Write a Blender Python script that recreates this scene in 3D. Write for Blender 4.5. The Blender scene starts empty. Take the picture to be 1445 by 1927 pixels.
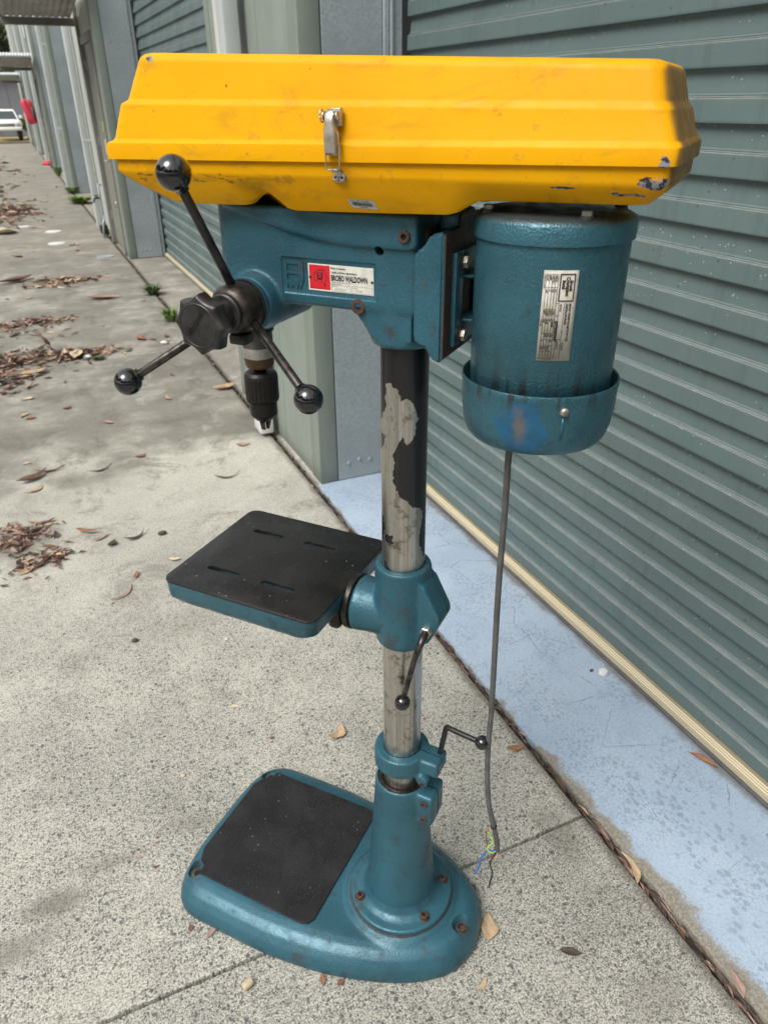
import bpy, bmesh, math, random
from mathutils import Vector, Matrix, noise as mnoise
random.seed(11)
R = math.radians
PI = math.pi
S = bpy.context.scene
COL = S.collection

# ------------------------------------------------------------------ camera
def set_camera():
    pitch, yaw, roll = R(28.9325), R(24.186), R(-0.4186)
    F = Vector((math.sin(yaw)*math.cos(pitch), math.cos(yaw)*math.cos(pitch), -math.sin(pitch)))
    Rt = Vector((math.cos(yaw), -math.sin(yaw), 0)); U = Rt.cross(F)
    R2 = Rt*math.cos(roll)+U*math.sin(roll); U2 = U*math.cos(roll)-Rt*math.sin(roll)
    cd = bpy.data.cameras.new('camera'); co = bpy.data.objects.new('camera', cd); COL.objects.link(co)
    m = Matrix((R2, U2, -F)).transposed().to_4x4(); m.translation = Vector((0, 0, 1.6)); co.matrix_world = m
    cd.sensor_fit = 'VERTICAL'; cd.sensor_height = 36.0; cd.sensor_width = 27.0
    cd.lens = 1396.2/1927*36; cd.clip_start = 0.02; cd.clip_end = 600
    cd.dof.use_dof = True; cd.dof.focus_distance = 1.12; cd.dof.aperture_fstop = 8.5
    S.camera = co
set_camera()

# ------------------------------------------------------------------ sky, sun, exposure (overcast)
w = bpy.data.worlds.new('World'); S.world = w; w.use_nodes = True
nt = w.node_tree; nt.nodes.clear()
sk = nt.nodes.new('ShaderNodeTexSky'); sk.sky_type = 'NISHITA'; sk.sun_disc = False
SUN_EL, SUN_AZ = R(52), R(-112)          # azimuth from +Y, clockwise
sk.sun_elevation = SUN_EL; sk.sun_rotation = SUN_AZ; sk.dust_density = 4; sk.air_density = 1.2
hs = nt.nodes.new('ShaderNodeHueSaturation'); hs.inputs['Saturation'].default_value = 0.16
bg = nt.nodes.new('ShaderNodeBackground'); bg.inputs['Strength'].default_value = 0.15
wo = nt.nodes.new('ShaderNodeOutputWorld')
nt.links.new(sk.outputs[0], hs.inputs['Color']); nt.links.new(hs.outputs[0], bg.inputs[0]); nt.links.new(bg.outputs[0], wo.inputs[0])
sd = bpy.data.lights.new('sun', 'SUN'); sd.energy = 1.2; sd.angle = R(32); sd.color = (1, 0.965, 0.92)
so = bpy.data.objects.new('sun', sd); COL.objects.link(so)
sv = Vector((math.sin(SUN_AZ)*math.cos(SUN_EL), math.cos(SUN_AZ)*math.cos(SUN_EL), math.sin(SUN_EL)))
so.rotation_euler = sv.to_track_quat('Z', 'Y').to_euler(); so.location = (-4, -3, 8)
S.view_settings.view_transform = 'Standard'; S.view_settings.look = 'None'
S.view_settings.exposure = 0.72; S.view_settings.gamma = 1.0; S.view_settings.use_curve_mapping = False
S.render.engine = 'CYCLES'

# ------------------------------------------------------------------ material helper
class NM:
    def __init__(s, name, rough=.6, metal=0., spec=.5):
        s.m = bpy.data.materials.new(name); s.m.use_nodes = True
        s.t = s.m.node_tree; s.b = s.t.nodes['Principled BSDF']
        s.b.inputs['Roughness'].default_value = rough; s.b.inputs['Metallic'].default_value = metal
        s.b.inputs['Specular IOR Level'].default_value = spec
        s.tc = s.t.nodes.new('ShaderNodeTexCoord'); s.P = s.tc.outputs['Object']
    def n(s, k): return s.t.nodes.new(k)
    def put(s, sock, v):
        if isinstance(v, bpy.types.NodeSocket): s.t.links.new(v, sock)
        elif isinstance(v, (tuple, list)): sock.default_value = tuple(v)+((1,) if len(v) == 3 and len(sock.default_value) == 4 else ())
        else: sock.default_value = v
    def set(s, k, v): s.put(s.b.inputs[k], v)
    def scale(s, vec, sc):
        x = s.n('ShaderNodeMapping'); s.put(x.inputs['Vector'], vec); x.inputs['Scale'].default_value = sc; return x.outputs[0]
    def noise(s, sc, det=3, ro=.55, vec=None, dist=0):
        x = s.n('ShaderNodeTexNoise'); s.put(x.inputs['Vector'], vec or s.P)
        x.inputs['Scale'].default_value = sc; x.inputs['Detail'].default_value = det; x.inputs['Roughness'].default_value = ro; x.inputs['Distortion'].default_value = dist
        return x.outputs[0]
    def voro(s, sc, vec=None, feat='F1', out='Distance', rnd=1., dim='3D'):
        x = s.n('ShaderNodeTexVoronoi'); x.feature = feat; x.voronoi_dimensions = dim; s.put(x.inputs['Vector'], vec or s.P)
        x.inputs['Scale'].default_value = sc; x.inputs['Randomness'].default_value = rnd
        return x.outputs[out]
    def ramp(s, f, a, b, ca=0., cb=1.):
        x = s.n('ShaderNodeMapRange'); x.interpolation_type = 'SMOOTHSTEP'; s.put(x.inputs[0], f)
        for i, v in ((1, a), (2, b), (3, ca), (4, cb)): x.inputs[i].default_value = v
        return x.outputs[0]
    def mix(s, f, a, b):
        x = s.n('ShaderNodeMix'); x.data_type = 'RGBA'; s.put(x.inputs[0], f); s.put(x.inputs[6], a); s.put(x.inputs[7], b); return x.outputs[2]
    def mth(s, op, a, b=0., c=0.):
        x = s.n('ShaderNodeMath'); x.operation = op; s.put(x.inputs[0], a); s.put(x.inputs[1], b); s.put(x.inputs[2], c); return x.outputs[0]
    def xyz(s, vec=None):
        x = s.n('ShaderNodeSeparateXYZ'); s.put(x.inputs[0], vec or s.P); return x.outputs
    def dist(s, p, sc=(1, 1, 1)):
        x = s.n('ShaderNodeVectorMath'); x.operation = 'SUBTRACT'; s.put(x.inputs[0], s.P); x.inputs[1].default_value = p
        y = s.n('ShaderNodeVectorMath'); y.operation = 'MULTIPLY'; s.put(y.inputs[0], x.outputs[0]); y.inputs[1].default_value = sc
        z = s.n('ShaderNodeVectorMath'); z.operation = 'LENGTH'; s.put(z.inputs[0], y.outputs[0]); return z.outputs['Value']
    def bump(s, h, st=.3, d=.002, prev=None):
        x = s.n('ShaderNodeBump'); x.inputs['Strength'].default_value = st; x.inputs['Distance'].default_value = d
        s.put(x.inputs['Height'], h)
        if prev: s.put(x.inputs['Normal'], prev)
        s.put(s.b.inputs['Normal'], x.outputs[0]); return x.outputs[0]

def teal(name, base=(.029, .110, .148), rust=.5, dirt_pts=(), hammer=360):
    k = NM(name, .42, .25)
    n1 = k.noise(9, 4); n2 = k.noise(hammer, 2); n3 = k.noise(38, 5, .65)
    c = k.mix(k.ramp(n1, .35, .7), base, tuple(v*.72 for v in base))
    c = k.mix(k.mth('MULTIPLY', k.ramp(n2, .45, .75), .25), c, tuple(min(1, v*1.8+.015) for v in base))
    d = k.mth('MULTIPLY', k.ramp(n3, .56, .70), rust)
    c = k.mix(d, c, (.045, .04, .034))
    n4 = k.noise(90, 5, .7)
    for p, r in dirt_pts:
        q = k.mth('ADD', k.dist(p), k.mth('MULTIPLY', k.mth('ADD', k.mth('SUBTRACT', n3, .5), k.mth('SUBTRACT', n4, .5)), r*3.2))
        c = k.mix(k.mth('MULTIPLY', k.ramp(q, r*1.1, 0), .62), c, (.055, .042, .03))
    k.set('Base Color', c)
    k.set('Roughness', k.ramp(n3, .35, .75, .30, .55))
    k.bump(k.mth('ADD', k.voro(hammer*.9), k.mth('MULTIPLY', n2, .8)), .28, .0010)
    return k.m
M = {}
M['teal'] = teal('teal_hammered_paint')
M['teal_head'] = teal('teal_hammered_paint_head', dirt_pts=(((.20, .05, 1.385), .018), ((.0, .05, 1.33), .012)))
M['teal_motor'] = None
def motor_mat():
    k = NM('motor_hammered_paint', .4, .45)
    base = (.043, .142, .182)
    n1 = k.noise(11, 4); n2 = k.noise(430, 2); n3 = k.noise(50, 5, .65)
    c = k.mix(k.ramp(n1, .35, .7), base, (.031, .104, .134))
    c = k.mix(k.mth('MULTIPLY', k.ramp(n2, .45, .75), .35), c, (.085, .20, .24))
    xyz = k.xyz()
    st = k.noise(1, 4, .6, k.scale(k.P, (90, 90, 6)))
    low = k.mth('MULTIPLY', k.ramp(k.mth('ADD', xyz[2], k.mth('MULTIPLY', k.noise(30, 3), .05)), 1.365, 1.300), k.ramp(xyz[2], 1.262, 1.285, .12, 1.))
    c = k.mix(k.mth('MULTIPLY', k.mth('MULTIPLY', low, k.ramp(st, .5, .64)), .85), c, (.035, .032, .026))
    c = k.mix(k.mth('MULTIPLY', k.ramp(n3, .55, .72), .45), c, (.04, .05, .05))
    top = k.ramp(xyz[2], 1.476, 1.486)
    c = k.mix(k.mth('MULTIPLY', top, .8), c, (.06, .055, .048))
    q = k.mth('ADD', k.dist((-.204, .1, 1.236), (.8, 1, .75)), k.mth('ADD', k.mth('MULTIPLY', k.mth('SUBTRACT', k.noise(42, 4), .5), .06), k.mth('MULTIPLY', k.mth('SUBTRACT', k.noise(130, 4, .7), .5), .03)))
    chip = k.ramp(q, .0285, .0265)
    c = k.mix(chip, c, k.mix(k.ramp(k.mth('ADD', k.dist((-.200, .1, 1.245), (1, 1, .4)), k.mth('MULTIPLY', k.mth('SUBTRACT', n3, .5), .02)), .013, .002), k.mix(k.ramp(n3, .35, .65), (.022, .135, .28), (.028, .115, .20)), (.15, .14, .14)))
    k.set('Base Color', c); k.set('Roughness', k.ramp(n3, .35, .75, .32, .55))
    h = k.mth('ADD', k.voro(330), k.mth('MULTIPLY', n2, .8))
    k.bump(k.mth('MULTIPLY', h, k.mth('SUBTRACT', 1.05, chip)), .34, .0012)
    return k.m
M['teal_motor'] = motor_mat()
def yellow():
    k = NM('yellow_moulded_plastic', .5, 0, .13)
    n1 = k.noise(6, 4); n2 = k.noise(45, 5, .7); n3 = k.noise(160, 3)
    c = k.mix(k.ramp(n1, .35, .7), (.71, .342, .0006), (.66, .302, .0005))
    smear = k.noise(1, 5, .65, k.scale(k.P, (9, 9, 22)), 1.2)
    c = k.mix(k.mth('MULTIPLY', k.ramp(smear, .50, .72), .42), c, (.34, .175, .015))
    c = k.mix(k.mth('MULTIPLY', k.ramp(n2, .60, .72), .5), c, (.28, .15, .03))
    sk2 = k.noise(1, 4, .8, k.scale(k.P, (30, 30, 420)), .4); c = k.mix(k.mth('MULTIPLY', k.mth('MULTIPLY', k.ramp(sk2, .66, .70), k.ramp(n1, .5, .62)), .5), c, (.30, .17, .03))
    cv_ = k.n('ShaderNodeSeparateColor'); k.put(cv_.inputs[0], k.voro(60, out='Color')); c = k.mix(k.mth('MULTIPLY', k.mth('MULTIPLY', k.ramp(cv_.outputs[0], .10, .09), k.ramp(k.voro(60), .13, .08)), .75), c, (.12, .075, .03))
    xyz = k.xyz()
    # grime band along the tray under the seam
    band = k.mth('MULTIPLY', k.ramp(k.mth('ABSOLUTE', k.mth('SUBTRACT', xyz[2], 1.513)), .010, .002), k.ramp(xyz[0], .10, .2))
    sc = k.noise(1, 4, .7, k.scale(k.P, (60, 60, 260)))
    c = k.mix(k.mth('MULTIPLY', k.mth('MULTIPLY', band, k.ramp(sc, .52, .62)), .8), c, (.10, .06, .02))
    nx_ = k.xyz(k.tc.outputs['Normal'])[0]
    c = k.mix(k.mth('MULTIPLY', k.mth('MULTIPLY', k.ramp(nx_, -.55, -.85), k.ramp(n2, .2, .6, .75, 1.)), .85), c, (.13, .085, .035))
    # chipped rear corner and scrapes
    ns = k.mth('SUBTRACT', k.noise(75, 5, .7), .5)
    st = k.mth('SUBTRACT', k.noise(1, 4, .7, k.scale(k.P, (35, 35, 190))), .5)
    for p, s_, r in (((-.324, .104, 1.546), (1, 1, .8), .0062), ((-.316, .100, 1.524), (.55, 1, 1.2), .0088), ((-.290, .095, 1.514), (.22, .6, 2), .0050), ((-.222, .095, 1.519), (.22, .6, 2.2), .0030),
                     ((.318, .088, 1.650), (.8, .5, .8), .0048), ((-.337, -.098, 1.562), (1, 1, 1), .009)):
        q = k.mth('ADD', k.dist(p, s_), k.mth('ADD', k.mth('MULTIPLY', ns, r*2.2), k.mth('MULTIPLY', st, r*2)))
        c = k.mix(k.ramp(q, r, r*.82), c, k.mix(k.ramp(k.noise(160, 2), .45, .55), (.035, .037, .045), (.22, .22, .235)))
    for p, s_, r in (((-.010, .095, 1.642), (.6, 1, 1), .008), ((.045, .104, 1.513), (.5, 1, 1), .007), ((.12, .1, 1.515), (.3, 1, 1), .008), ((.04, .104, 1.562), (1, 1, 1), .007)):
        q = k.mth('ADD', k.dist(p, s_), k.mth('MULTIPLY', ns, r*2.4))
        c = k.mix(k.mth('MULTIPLY', k.ramp(q, r, r*.5), .6), c, (.30, .15, .015))
    k.set('Base Color', c); k.set('Roughness', k.ramp(n2, .3, .75, .36, .6))
    k.bump(k.mth('ADD', k.voro(600), k.noise(300, 2)), .10, .0006)
    return k.m
M['yellow'] = yellow()
def simple(name, col, rough=.5, metal=0., var=.25, sc=20, bump=0., bsc=120, col2=None):
    k = NM(name, rough, metal)
    n = k.noise(sc, 5, .6)
    k.set('Base Color', k.mix(k.ramp(n, .35, .68), col, col2 or tuple(v*(1-var) for v in col)))
    k.set('Roughness', k.ramp(n, .3, .7, max(.03, rough-.08), rough+.1))
    if bump: k.bump(k.noise(bsc, 4), bump, .001)
    return k.m
def ball_m():
    k = NM('black_bakelite', .09, 0, .6); k.set('Base Color', (.006, .006, .007)); k.bump(k.noise(70, 3), .08, .001)
    k.b.inputs['Coat Weight'].default_value = .5; return k.m
M['bakelite'] = ball_m()
M['black_knob'] = simple('black_worn_knob', (.012, .012, .012), .36, 0, .3, 40, .12, 90, (.03, .028, .026))
M['darksteel'] = simple('dark_oiled_steel', (.028, .024, .021), .34, .7, .5, 60, .1, 200, (.07, .06, .05))
M['rodsteel'] = simple('blackened_rod_steel', (.10, .092, .085), .3, .85, .5, 70, .08, 260, (.03, .027, .025))
M['rodblack'] = simple('black_painted_rod', (.012, .012, .013), .35, .2, .4, 60, .06, 260, (.04, .036, .032))
M['zinc'] = simple('zinc_plated_steel', (.52, .49, .43), .38, .75, .45, 90, .25, 320, (.30, .27, .21))
M['rust'] = simple('rusty_screw', (.085, .048, .034), .7, .2, .5, 120, .35, 420, (.05, .03, .024))
M['brownplate'] = simple('rust_brown_machined_face', (.075, .04, .027), .6, .2, .4, 30, .1, 200)
M['pocket'] = simple('grimy_pocket', (.10, .075, .055), .8, 0, .5, 150, .3, 300)
M['darkhole'] = simple('dark_hole', (.008, .007, .006), .8)
M['chuck'] = simple('chuck_black_oxide', (.026, .022, .020), .42, .55, .3, 60, .1, 300)
M['rubber'] = simple('cable_rubber', (.095, .093, .088), .55, 0, .3, 30)
M['blackp'] = simple('black_pvc', (.01, .01, .01), .45)
M['bluew'] = simple('blue_wire', (.02, .15, .55), .4)
M['yelw'] = simple('yellow_green_wire', (.55, .62, .05), .4, 0, 0, 160, 0, 1, (.12, .45, .08))
M['copper'] = simple('bare_copper', (.5, .22, .12), .35, .9)
M['red'] = simple('plate_red', (.62, .014, .028), .4, 0, .12, 60)
M['platewhite'] = simple('plate_white', (.66, .65, .57), .42, 0, .2, 60)
M['ink'] = simple('black_ink', (.012, .012, .012), .5)
M['greyink'] = simple('grey_stamped', (.36, .36, .33), .5)
M['sticker'] = simple('silver_sticker', (.46, .46, .44), .35, .3, .2, 60)
M['alplate'] = simple('aluminium_rating_plate', (.50, .48, .42), .45, .1, .3, 70, .08, 200, (.38, .34, .27))
M['whitepipe'] = simple('white_painted_pipe', (.72, .73, .72), .45, 0, .12, 12)
def quill_m():
    k = NM('quill_steel', .35, .75); z = k.xyz()[2]; n = k.noise(60, 4)
    c = k.mix(k.ramp(k.mth('ADD', z, k.mth('MULTIPLY', n, .004)), 1.2535, 1.2525), (.42, .40, .36), (.11, .062, .036))
    c = k.mix(k.ramp(z, 1.266, 1.268), c, (.09, .085, .075))
    k.set('Base Color', c); k.set('Roughness', k.ramp(n, .3, .7, .25, .6)); return k.m
M['quill'] = quill_m()
def column_m():
    k = NM('column_steel_and_paint', .3, 1)
    at = k.n('ShaderNodeAttribute'); at.attribute_name = 'paint'
    n = k.noise(220, 3); a = k.mth('ADD', at.outputs['Fac'], k.mth('MULTIPLY', k.mth('SUBTRACT', n, .5), .35))
    bl = k.ramp(a, .47, .53)
    br = k.noise(1, 4, .6, k.scale(k.P, (160, 160, 5))); blot = k.noise(45, 5, .7)
    steel = k.mix(k.ramp(br, .35, .7), (.56, .535, .49), (.36, .345, .31))
    steel = k.mix(k.mth('MULTIPLY', k.ramp(blot, .52, .68), .75), steel, (.13, .10, .075)); pit = k.noise(240, 4, .8, k.scale(k.P, (1, 1, .35))); steel = k.mix(k.mth('MULTIPLY', k.ramp(pit, .60, .68), .6), steel, (.07, .055, .045))
    blk = k.mix(k.mth('MULTIPLY', k.ramp(k.noise(1, 4, .7, k.scale(k.P, (120, 120, 4))), .55, .75), .5), (.0085, .0085, .0095), (.035, .032, .028)); edge = k.mth('MULTIPLY', k.ramp(a, .30, .46), k.ramp(a, .52, .48)); steel = k.mix(k.mth('MULTIPLY', edge, .6), steel, (.10, .07, .045))
    k.set('Base Color', k.mix(bl, steel, blk))
    k.set('Metallic', k.mth('MULTIPLY', k.mth('SUBTRACT', 1., bl), .97)); k.set('Roughness', k.mix(bl, (.30,)*3, (.24,)*3))
    k.bump(k.mth('ADD', bl, k.mth('MULTIPLY', br, .06)), .35, .0012)
    return k.m
M['column'] = column_m()
def plate_m(name, col, rough, pits):
    k = NM(name, rough, .3); n = k.noise(14, 5); v = k.voro(230); m = k.noise(26, 4, .7)
    c = k.mix(k.ramp(n, .35, .7), col, tuple(x*1.7 for x in col))
    c = k.mix(k.mth('MULTIPLY', k.ramp(m, .60, .72), .35), c, (.05, .042, .035))
    sc1 = k.noise(1, 3, .8, k.scale(k.P, (420, 16, 40)), .5); sc2 = k.noise(1, 3, .8, k.scale(k.P, (22, 360, 40)), .5)
    c = k.mix(k.mth('MULTIPLY', k.mth('ADD', k.ramp(sc1, .60, .70), k.ramp(sc2, .66, .72)), .28), c, (.10, .095, .09))
    dv = k.n('ShaderNodeSeparateColor'); k.put(dv.inputs[0], k.voro(120, out='Color')); c = k.mix(k.mth('MULTIPLY', k.ramp(dv.outputs[0], .05, .04), k.ramp(k.voro(120), .25, .15)), c, (.20, .18, .15))
    k.set('Base Color', c); k.set('Roughness', k.ramp(n, .3, .72, rough-.12, rough+.14))
    sp = k.mth('MULTIPLY', k.ramp(v, .34, .12), k.ramp(k.noise(11, 3), .42, .52))
    k.bump(k.mth('ADD', k.mth('MULTIPLY', sp, pits), k.mth('MULTIPLY', k.noise(260, 3), .5)), .7, .0016)
    return k.m
M['baseplate'] = plate_m('black_base_plate', (.0135, .0125, .013), .40, 1.)
M['tableplate'] = plate_m('black_table_top', (.012, .011, .0105), .25, .35)

# ------------------------------------------------------------------ geometry helper
def obj(name, bm, m, parent=None, smooth=True, auto=None):
    me = bpy.data.meshes.new(name); bm.normal_update(); bm.to_mesh(me); bm.free()
    if m: me.materials.append(m)
    if smooth:
        me.polygons.foreach_set('use_smooth', [True]*len(me.polygons))
        if auto: me.set_sharp_from_angle(angle=R(auto))
    o = bpy.data.objects.new(name, me); COL.objects.link(o)
    if parent: o.parent = parent
    return o
def tag(o, label=None, cat=None, group=None, kind=None):
    for k_, v in (('label', label), ('category', cat), ('group', group), ('kind', kind)):
        if v: o[k_] = v
    return o
def empty(name, loc=(0, 0, 0), rz=0, parent=None):
    o = bpy.data.objects.new(name, None); COL.objects.link(o); o.location = loc; o.rotation_euler = (0, 0, rz); o.empty_display_size = .1
    if parent: o.parent = parent
    return o
def box(bm, x0, x1, y0, y1, z0, z1, bev=0, seg=2, mtx=None):
    x0, x1 = sorted((x0, x1)); y0, y1 = sorted((y0, y1)); z0, z1 = sorted((z0, z1))
    v = [bm.verts.new(p) for p in ((x0, y0, z0), (x1, y0, z0), (x1, y1, z0), (x0, y1, z0), (x0, y0, z1), (x1, y0, z1), (x1, y1, z1), (x0, y1, z1))]
    fs = [bm.faces.new([v[i] for i in q]) for q in ((0, 3, 2, 1), (4, 5, 6, 7), (0, 1, 5, 4), (1, 2, 6, 5), (2, 3, 7, 6), (3, 0, 4, 7))]
    if bev:
        es = list({e for f in fs for e in f.edges})
        r = bmesh.ops.bevel(bm, geom=es, offset=bev, segments=seg, affect='EDGES', profile=.5)
        v = list({x for f in r['faces'] for x in f.verts} | {x for x in v if x.is_valid})
    if mtx: bmesh.ops.transform(bm, matrix=mtx, verts=v)
    return bm
def nb(): return bmesh.new()
def B(*a, **k): return box(nb(), *a, **k)
def frame(ax):
    ax = Vector(ax).normalized(); t = Vector((0, 0, 1)) if abs(ax.z) < .9 else Vector((1, 0, 0))
    u = t.cross(ax).normalized(); return u, ax.cross(u)
def lathe(bm, prof, seg=48, o=(0, 0, 0), axis=(0, 0, 1), rf=None, cap=True):
    o = Vector(o); ax = Vector(axis).normalized(); u, v = frame(ax); rings = []
    for h, r in prof:
        ring = []
        for i in range(seg):
            a = 2*PI*i/seg; rr = r*(rf(a, h) if rf else 1)
            ring.append(bm.verts.new(o+ax*h+(u*math.cos(a)+v*math.sin(a))*rr))
        rings.append(ring)
    for a, b in zip(rings, rings[1:]):
        for i in range(seg): bm.faces.new((a[i], a[(i+1) % seg], b[(i+1) % seg], b[i]))
    if cap: bm.faces.new(rings[0][::-1]); bm.faces.new(rings[-1])
    return bm
def cyl(bm, p0, p1, r, seg=24, bev=0.):
    p0, p1 = Vector(p0), Vector(p1); L = (p1-p0).length
    pr = [(0, r-bev), (bev, r), (L-bev, r), (L, r-bev)] if bev else [(0, r), (L, r)]
    return lathe(bm, pr, seg, p0, p1-p0)
def smooth_path(pts, n=8):
    P = [Vector(p) for p in pts]; out = []
    for i in range(len(P)-1):
        a, b, c, d = P[max(i-1, 0)], P[i], P[i+1], P[min(i+2, len(P)-1)]
        for j in range(n):
            t = j/n; out.append(.5*((2*b)+(c-a)*t+(2*a-5*b+4*c-d)*t*t+(3*b-3*c+d-a)*t**3))
    return out+[P[-1]]
def tube(bm, pts, r, seg=12, cap=True):
    P = [Vector(p) for p in pts]; rings = []; u = None
    for i, p in enumerate(P):
        t = (P[min(i+1, len(P)-1)]-P[max(i-1, 0)]).normalized()
        if u is None: u = frame(t)[0]
        u = (u-t*u.dot(t)).normalized(); v = t.cross(u); rr = r(i/(len(P)-1)) if callable(r) else r
        rings.append([bm.verts.new(p+(u*math.cos(2*PI*k/seg)+v*math.sin(2*PI*k/seg))*rr) for k in range(seg)])
    for a, b in zip(rings, rings[1:]):
        for k in range(seg): bm.faces.new((a[k], a[(k+1) % seg], b[(k+1) % seg], b[k]))
    if cap: bm.faces.new(rings[0][::-1]); bm.faces.new(rings[-1])
    return bm
def loft(bm, rings, cap0=True, cap1=True):
    V = [[bm.verts.new(p) for p in r] for r in rings]; n = len(V[0])
    for a, b in zip(V, V[1:]):
        for k in range(n): bm.faces.new((a[k], a[(k+1) % n], b[(k+1) % n], b[k]))
    if cap0: bm.faces.new(V[0][::-1])
    if cap1: bm.faces.new(V[-1])
    return bm
def prism(bm, poly, a, b, plane='xz'):
    def P(p, d): return {'xz': (p[0], d, p[1]), 'xy': (p[0], p[1], d), 'yz': (d, p[0], p[1])}[plane]
    A = [bm.verts.new(P(p, a)) for p in poly]; Bv = [bm.verts.new(P(p, b)) for p in poly]; n = len(poly)
    bm.faces.new(A[::-1]); bm.faces.new(Bv)
    for i in range(n): bm.faces.new((A[i], A[(i+1) % n], Bv[(i+1) % n], Bv[i]))
    bmesh.ops.recalc_face_normals(bm, faces=bm.faces); return bm
def ball(bm, c, r, seg=32):
    bmesh.ops.create_uvsphere(bm, u_segments=seg, v_segments=seg//2, radius=r, matrix=Matrix.Translation(Vector(c))); return bm
def finish(o, mods):
    """bake modifiers into the object's mesh"""
    for kind, kw in mods:
        md = o.modifiers.new(kind, kind)
        for a, b in kw.items(): setattr(md, a, b)
    dg = bpy.context.evaluated_depsgraph_get(); dg.update()
    me = bpy.data.meshes.new_from_object(o.evaluated_get(dg)); old = o.data
    o.modifiers.clear(); me.name = old.name; o.data = me
    me.polygons.foreach_set('use_smooth', [True]*len(me.polygons)); bpy.data.meshes.remove(old)
    return o
def cast(name, bm, m, parent, vox=.003, it=6):
    """one iron casting: overlapping bodies fused, corners softened into fillets"""
    bmesh.ops.recalc_face_normals(bm, faces=bm.faces[:])
    o = obj(name, bm, m, parent)
    return finish(o, [('REMESH', dict(mode='VOXEL', voxel_size=vox)), ('SMOOTH', dict(factor=.5, iterations=it))])
def cut(o, bmc):
    bmesh.ops.recalc_face_normals(bmc, faces=bmc.faces[:])
    c_ = obj('cutter', bmc, None)
    c_.parent = o.parent
    finish(o, [('BOOLEAN', dict(operation='DIFFERENCE', object=c_, solver='EXACT'))])
    me = c_.data; bpy.data.objects.remove(c_); bpy.data.meshes.remove(me); o.data.set_sharp_from_angle(angle=R(50))
    return o
def hexa(bm, c, ax, r, h):
    return lathe(bm, [(0, r), (h*.85, r), (h, r*.86)], 6, c, ax)
def screw(name, c, ax, r, h, m, parent):
    """socket head cap screw with a recessed hex"""
    bm = nb(); lathe(bm, [(0, r), (h-.001, r), (h, r-.001), (h, r*.52), (h*.45, r*.5), (h*.45, .0002)], 24, c, ax)
    o = obj(name, bm, m, parent, auto=35)
    obj('socket', cyl(nb(), Vector(c)+Vector(ax).normalized()*h*.45, Vector(c)+Vector(ax).normalized()*h*.5, r*.45, 6), M['darkhole'], o, smooth=False)
    return o
def text_mesh(s, size, m, parent, origin, right, up, name='lettering', squash=1., shear=0, warp=None, ext=.0002, bold=0, align='LEFT'):
    cu = bpy.data.curves.new('t', 'FONT'); cu.body = s; cu.size = size; cu.extrude = 0; cu.offset = bold; cu.shear = shear; cu.resolution_u = 2; cu.align_x = align
    to = bpy.data.objects.new('t', cu); COL.objects.link(to)
    dg = bpy.context.evaluated_depsgraph_get(); dg.update()
    me = bpy.data.meshes.new_from_object(to.evaluated_get(dg)); bpy.data.objects.remove(to); bpy.data.curves.remove(cu)
    o_, r_, u_ = Vector(origin), Vector(right), Vector(up); n_ = r_.cross(u_)
    for v in me.vertices:
        x, y = v.co.x*squash, v.co.y
        v.co = warp(x, y) if warp else o_+r_*x+u_*y+n_*ext
    me.name = name; me.materials.clear(); me.materials.append(m)
    o = bpy.data.objects.new(name, me); COL.objects.link(o); o.parent = parent; return o
def lerp(a, b, t): return a+(b-a)*t
def interp(x, tab):
    tab = sorted(tab)
    if x <= tab[0][0]: return tab[0][1]
    for (a, va), (b, vb) in zip(tab, tab[1:]):
        if x <= b: return lerp(va, vb, (x-a)/(b-a)) if b > a else vb
    return tab[-1][1]

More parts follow.
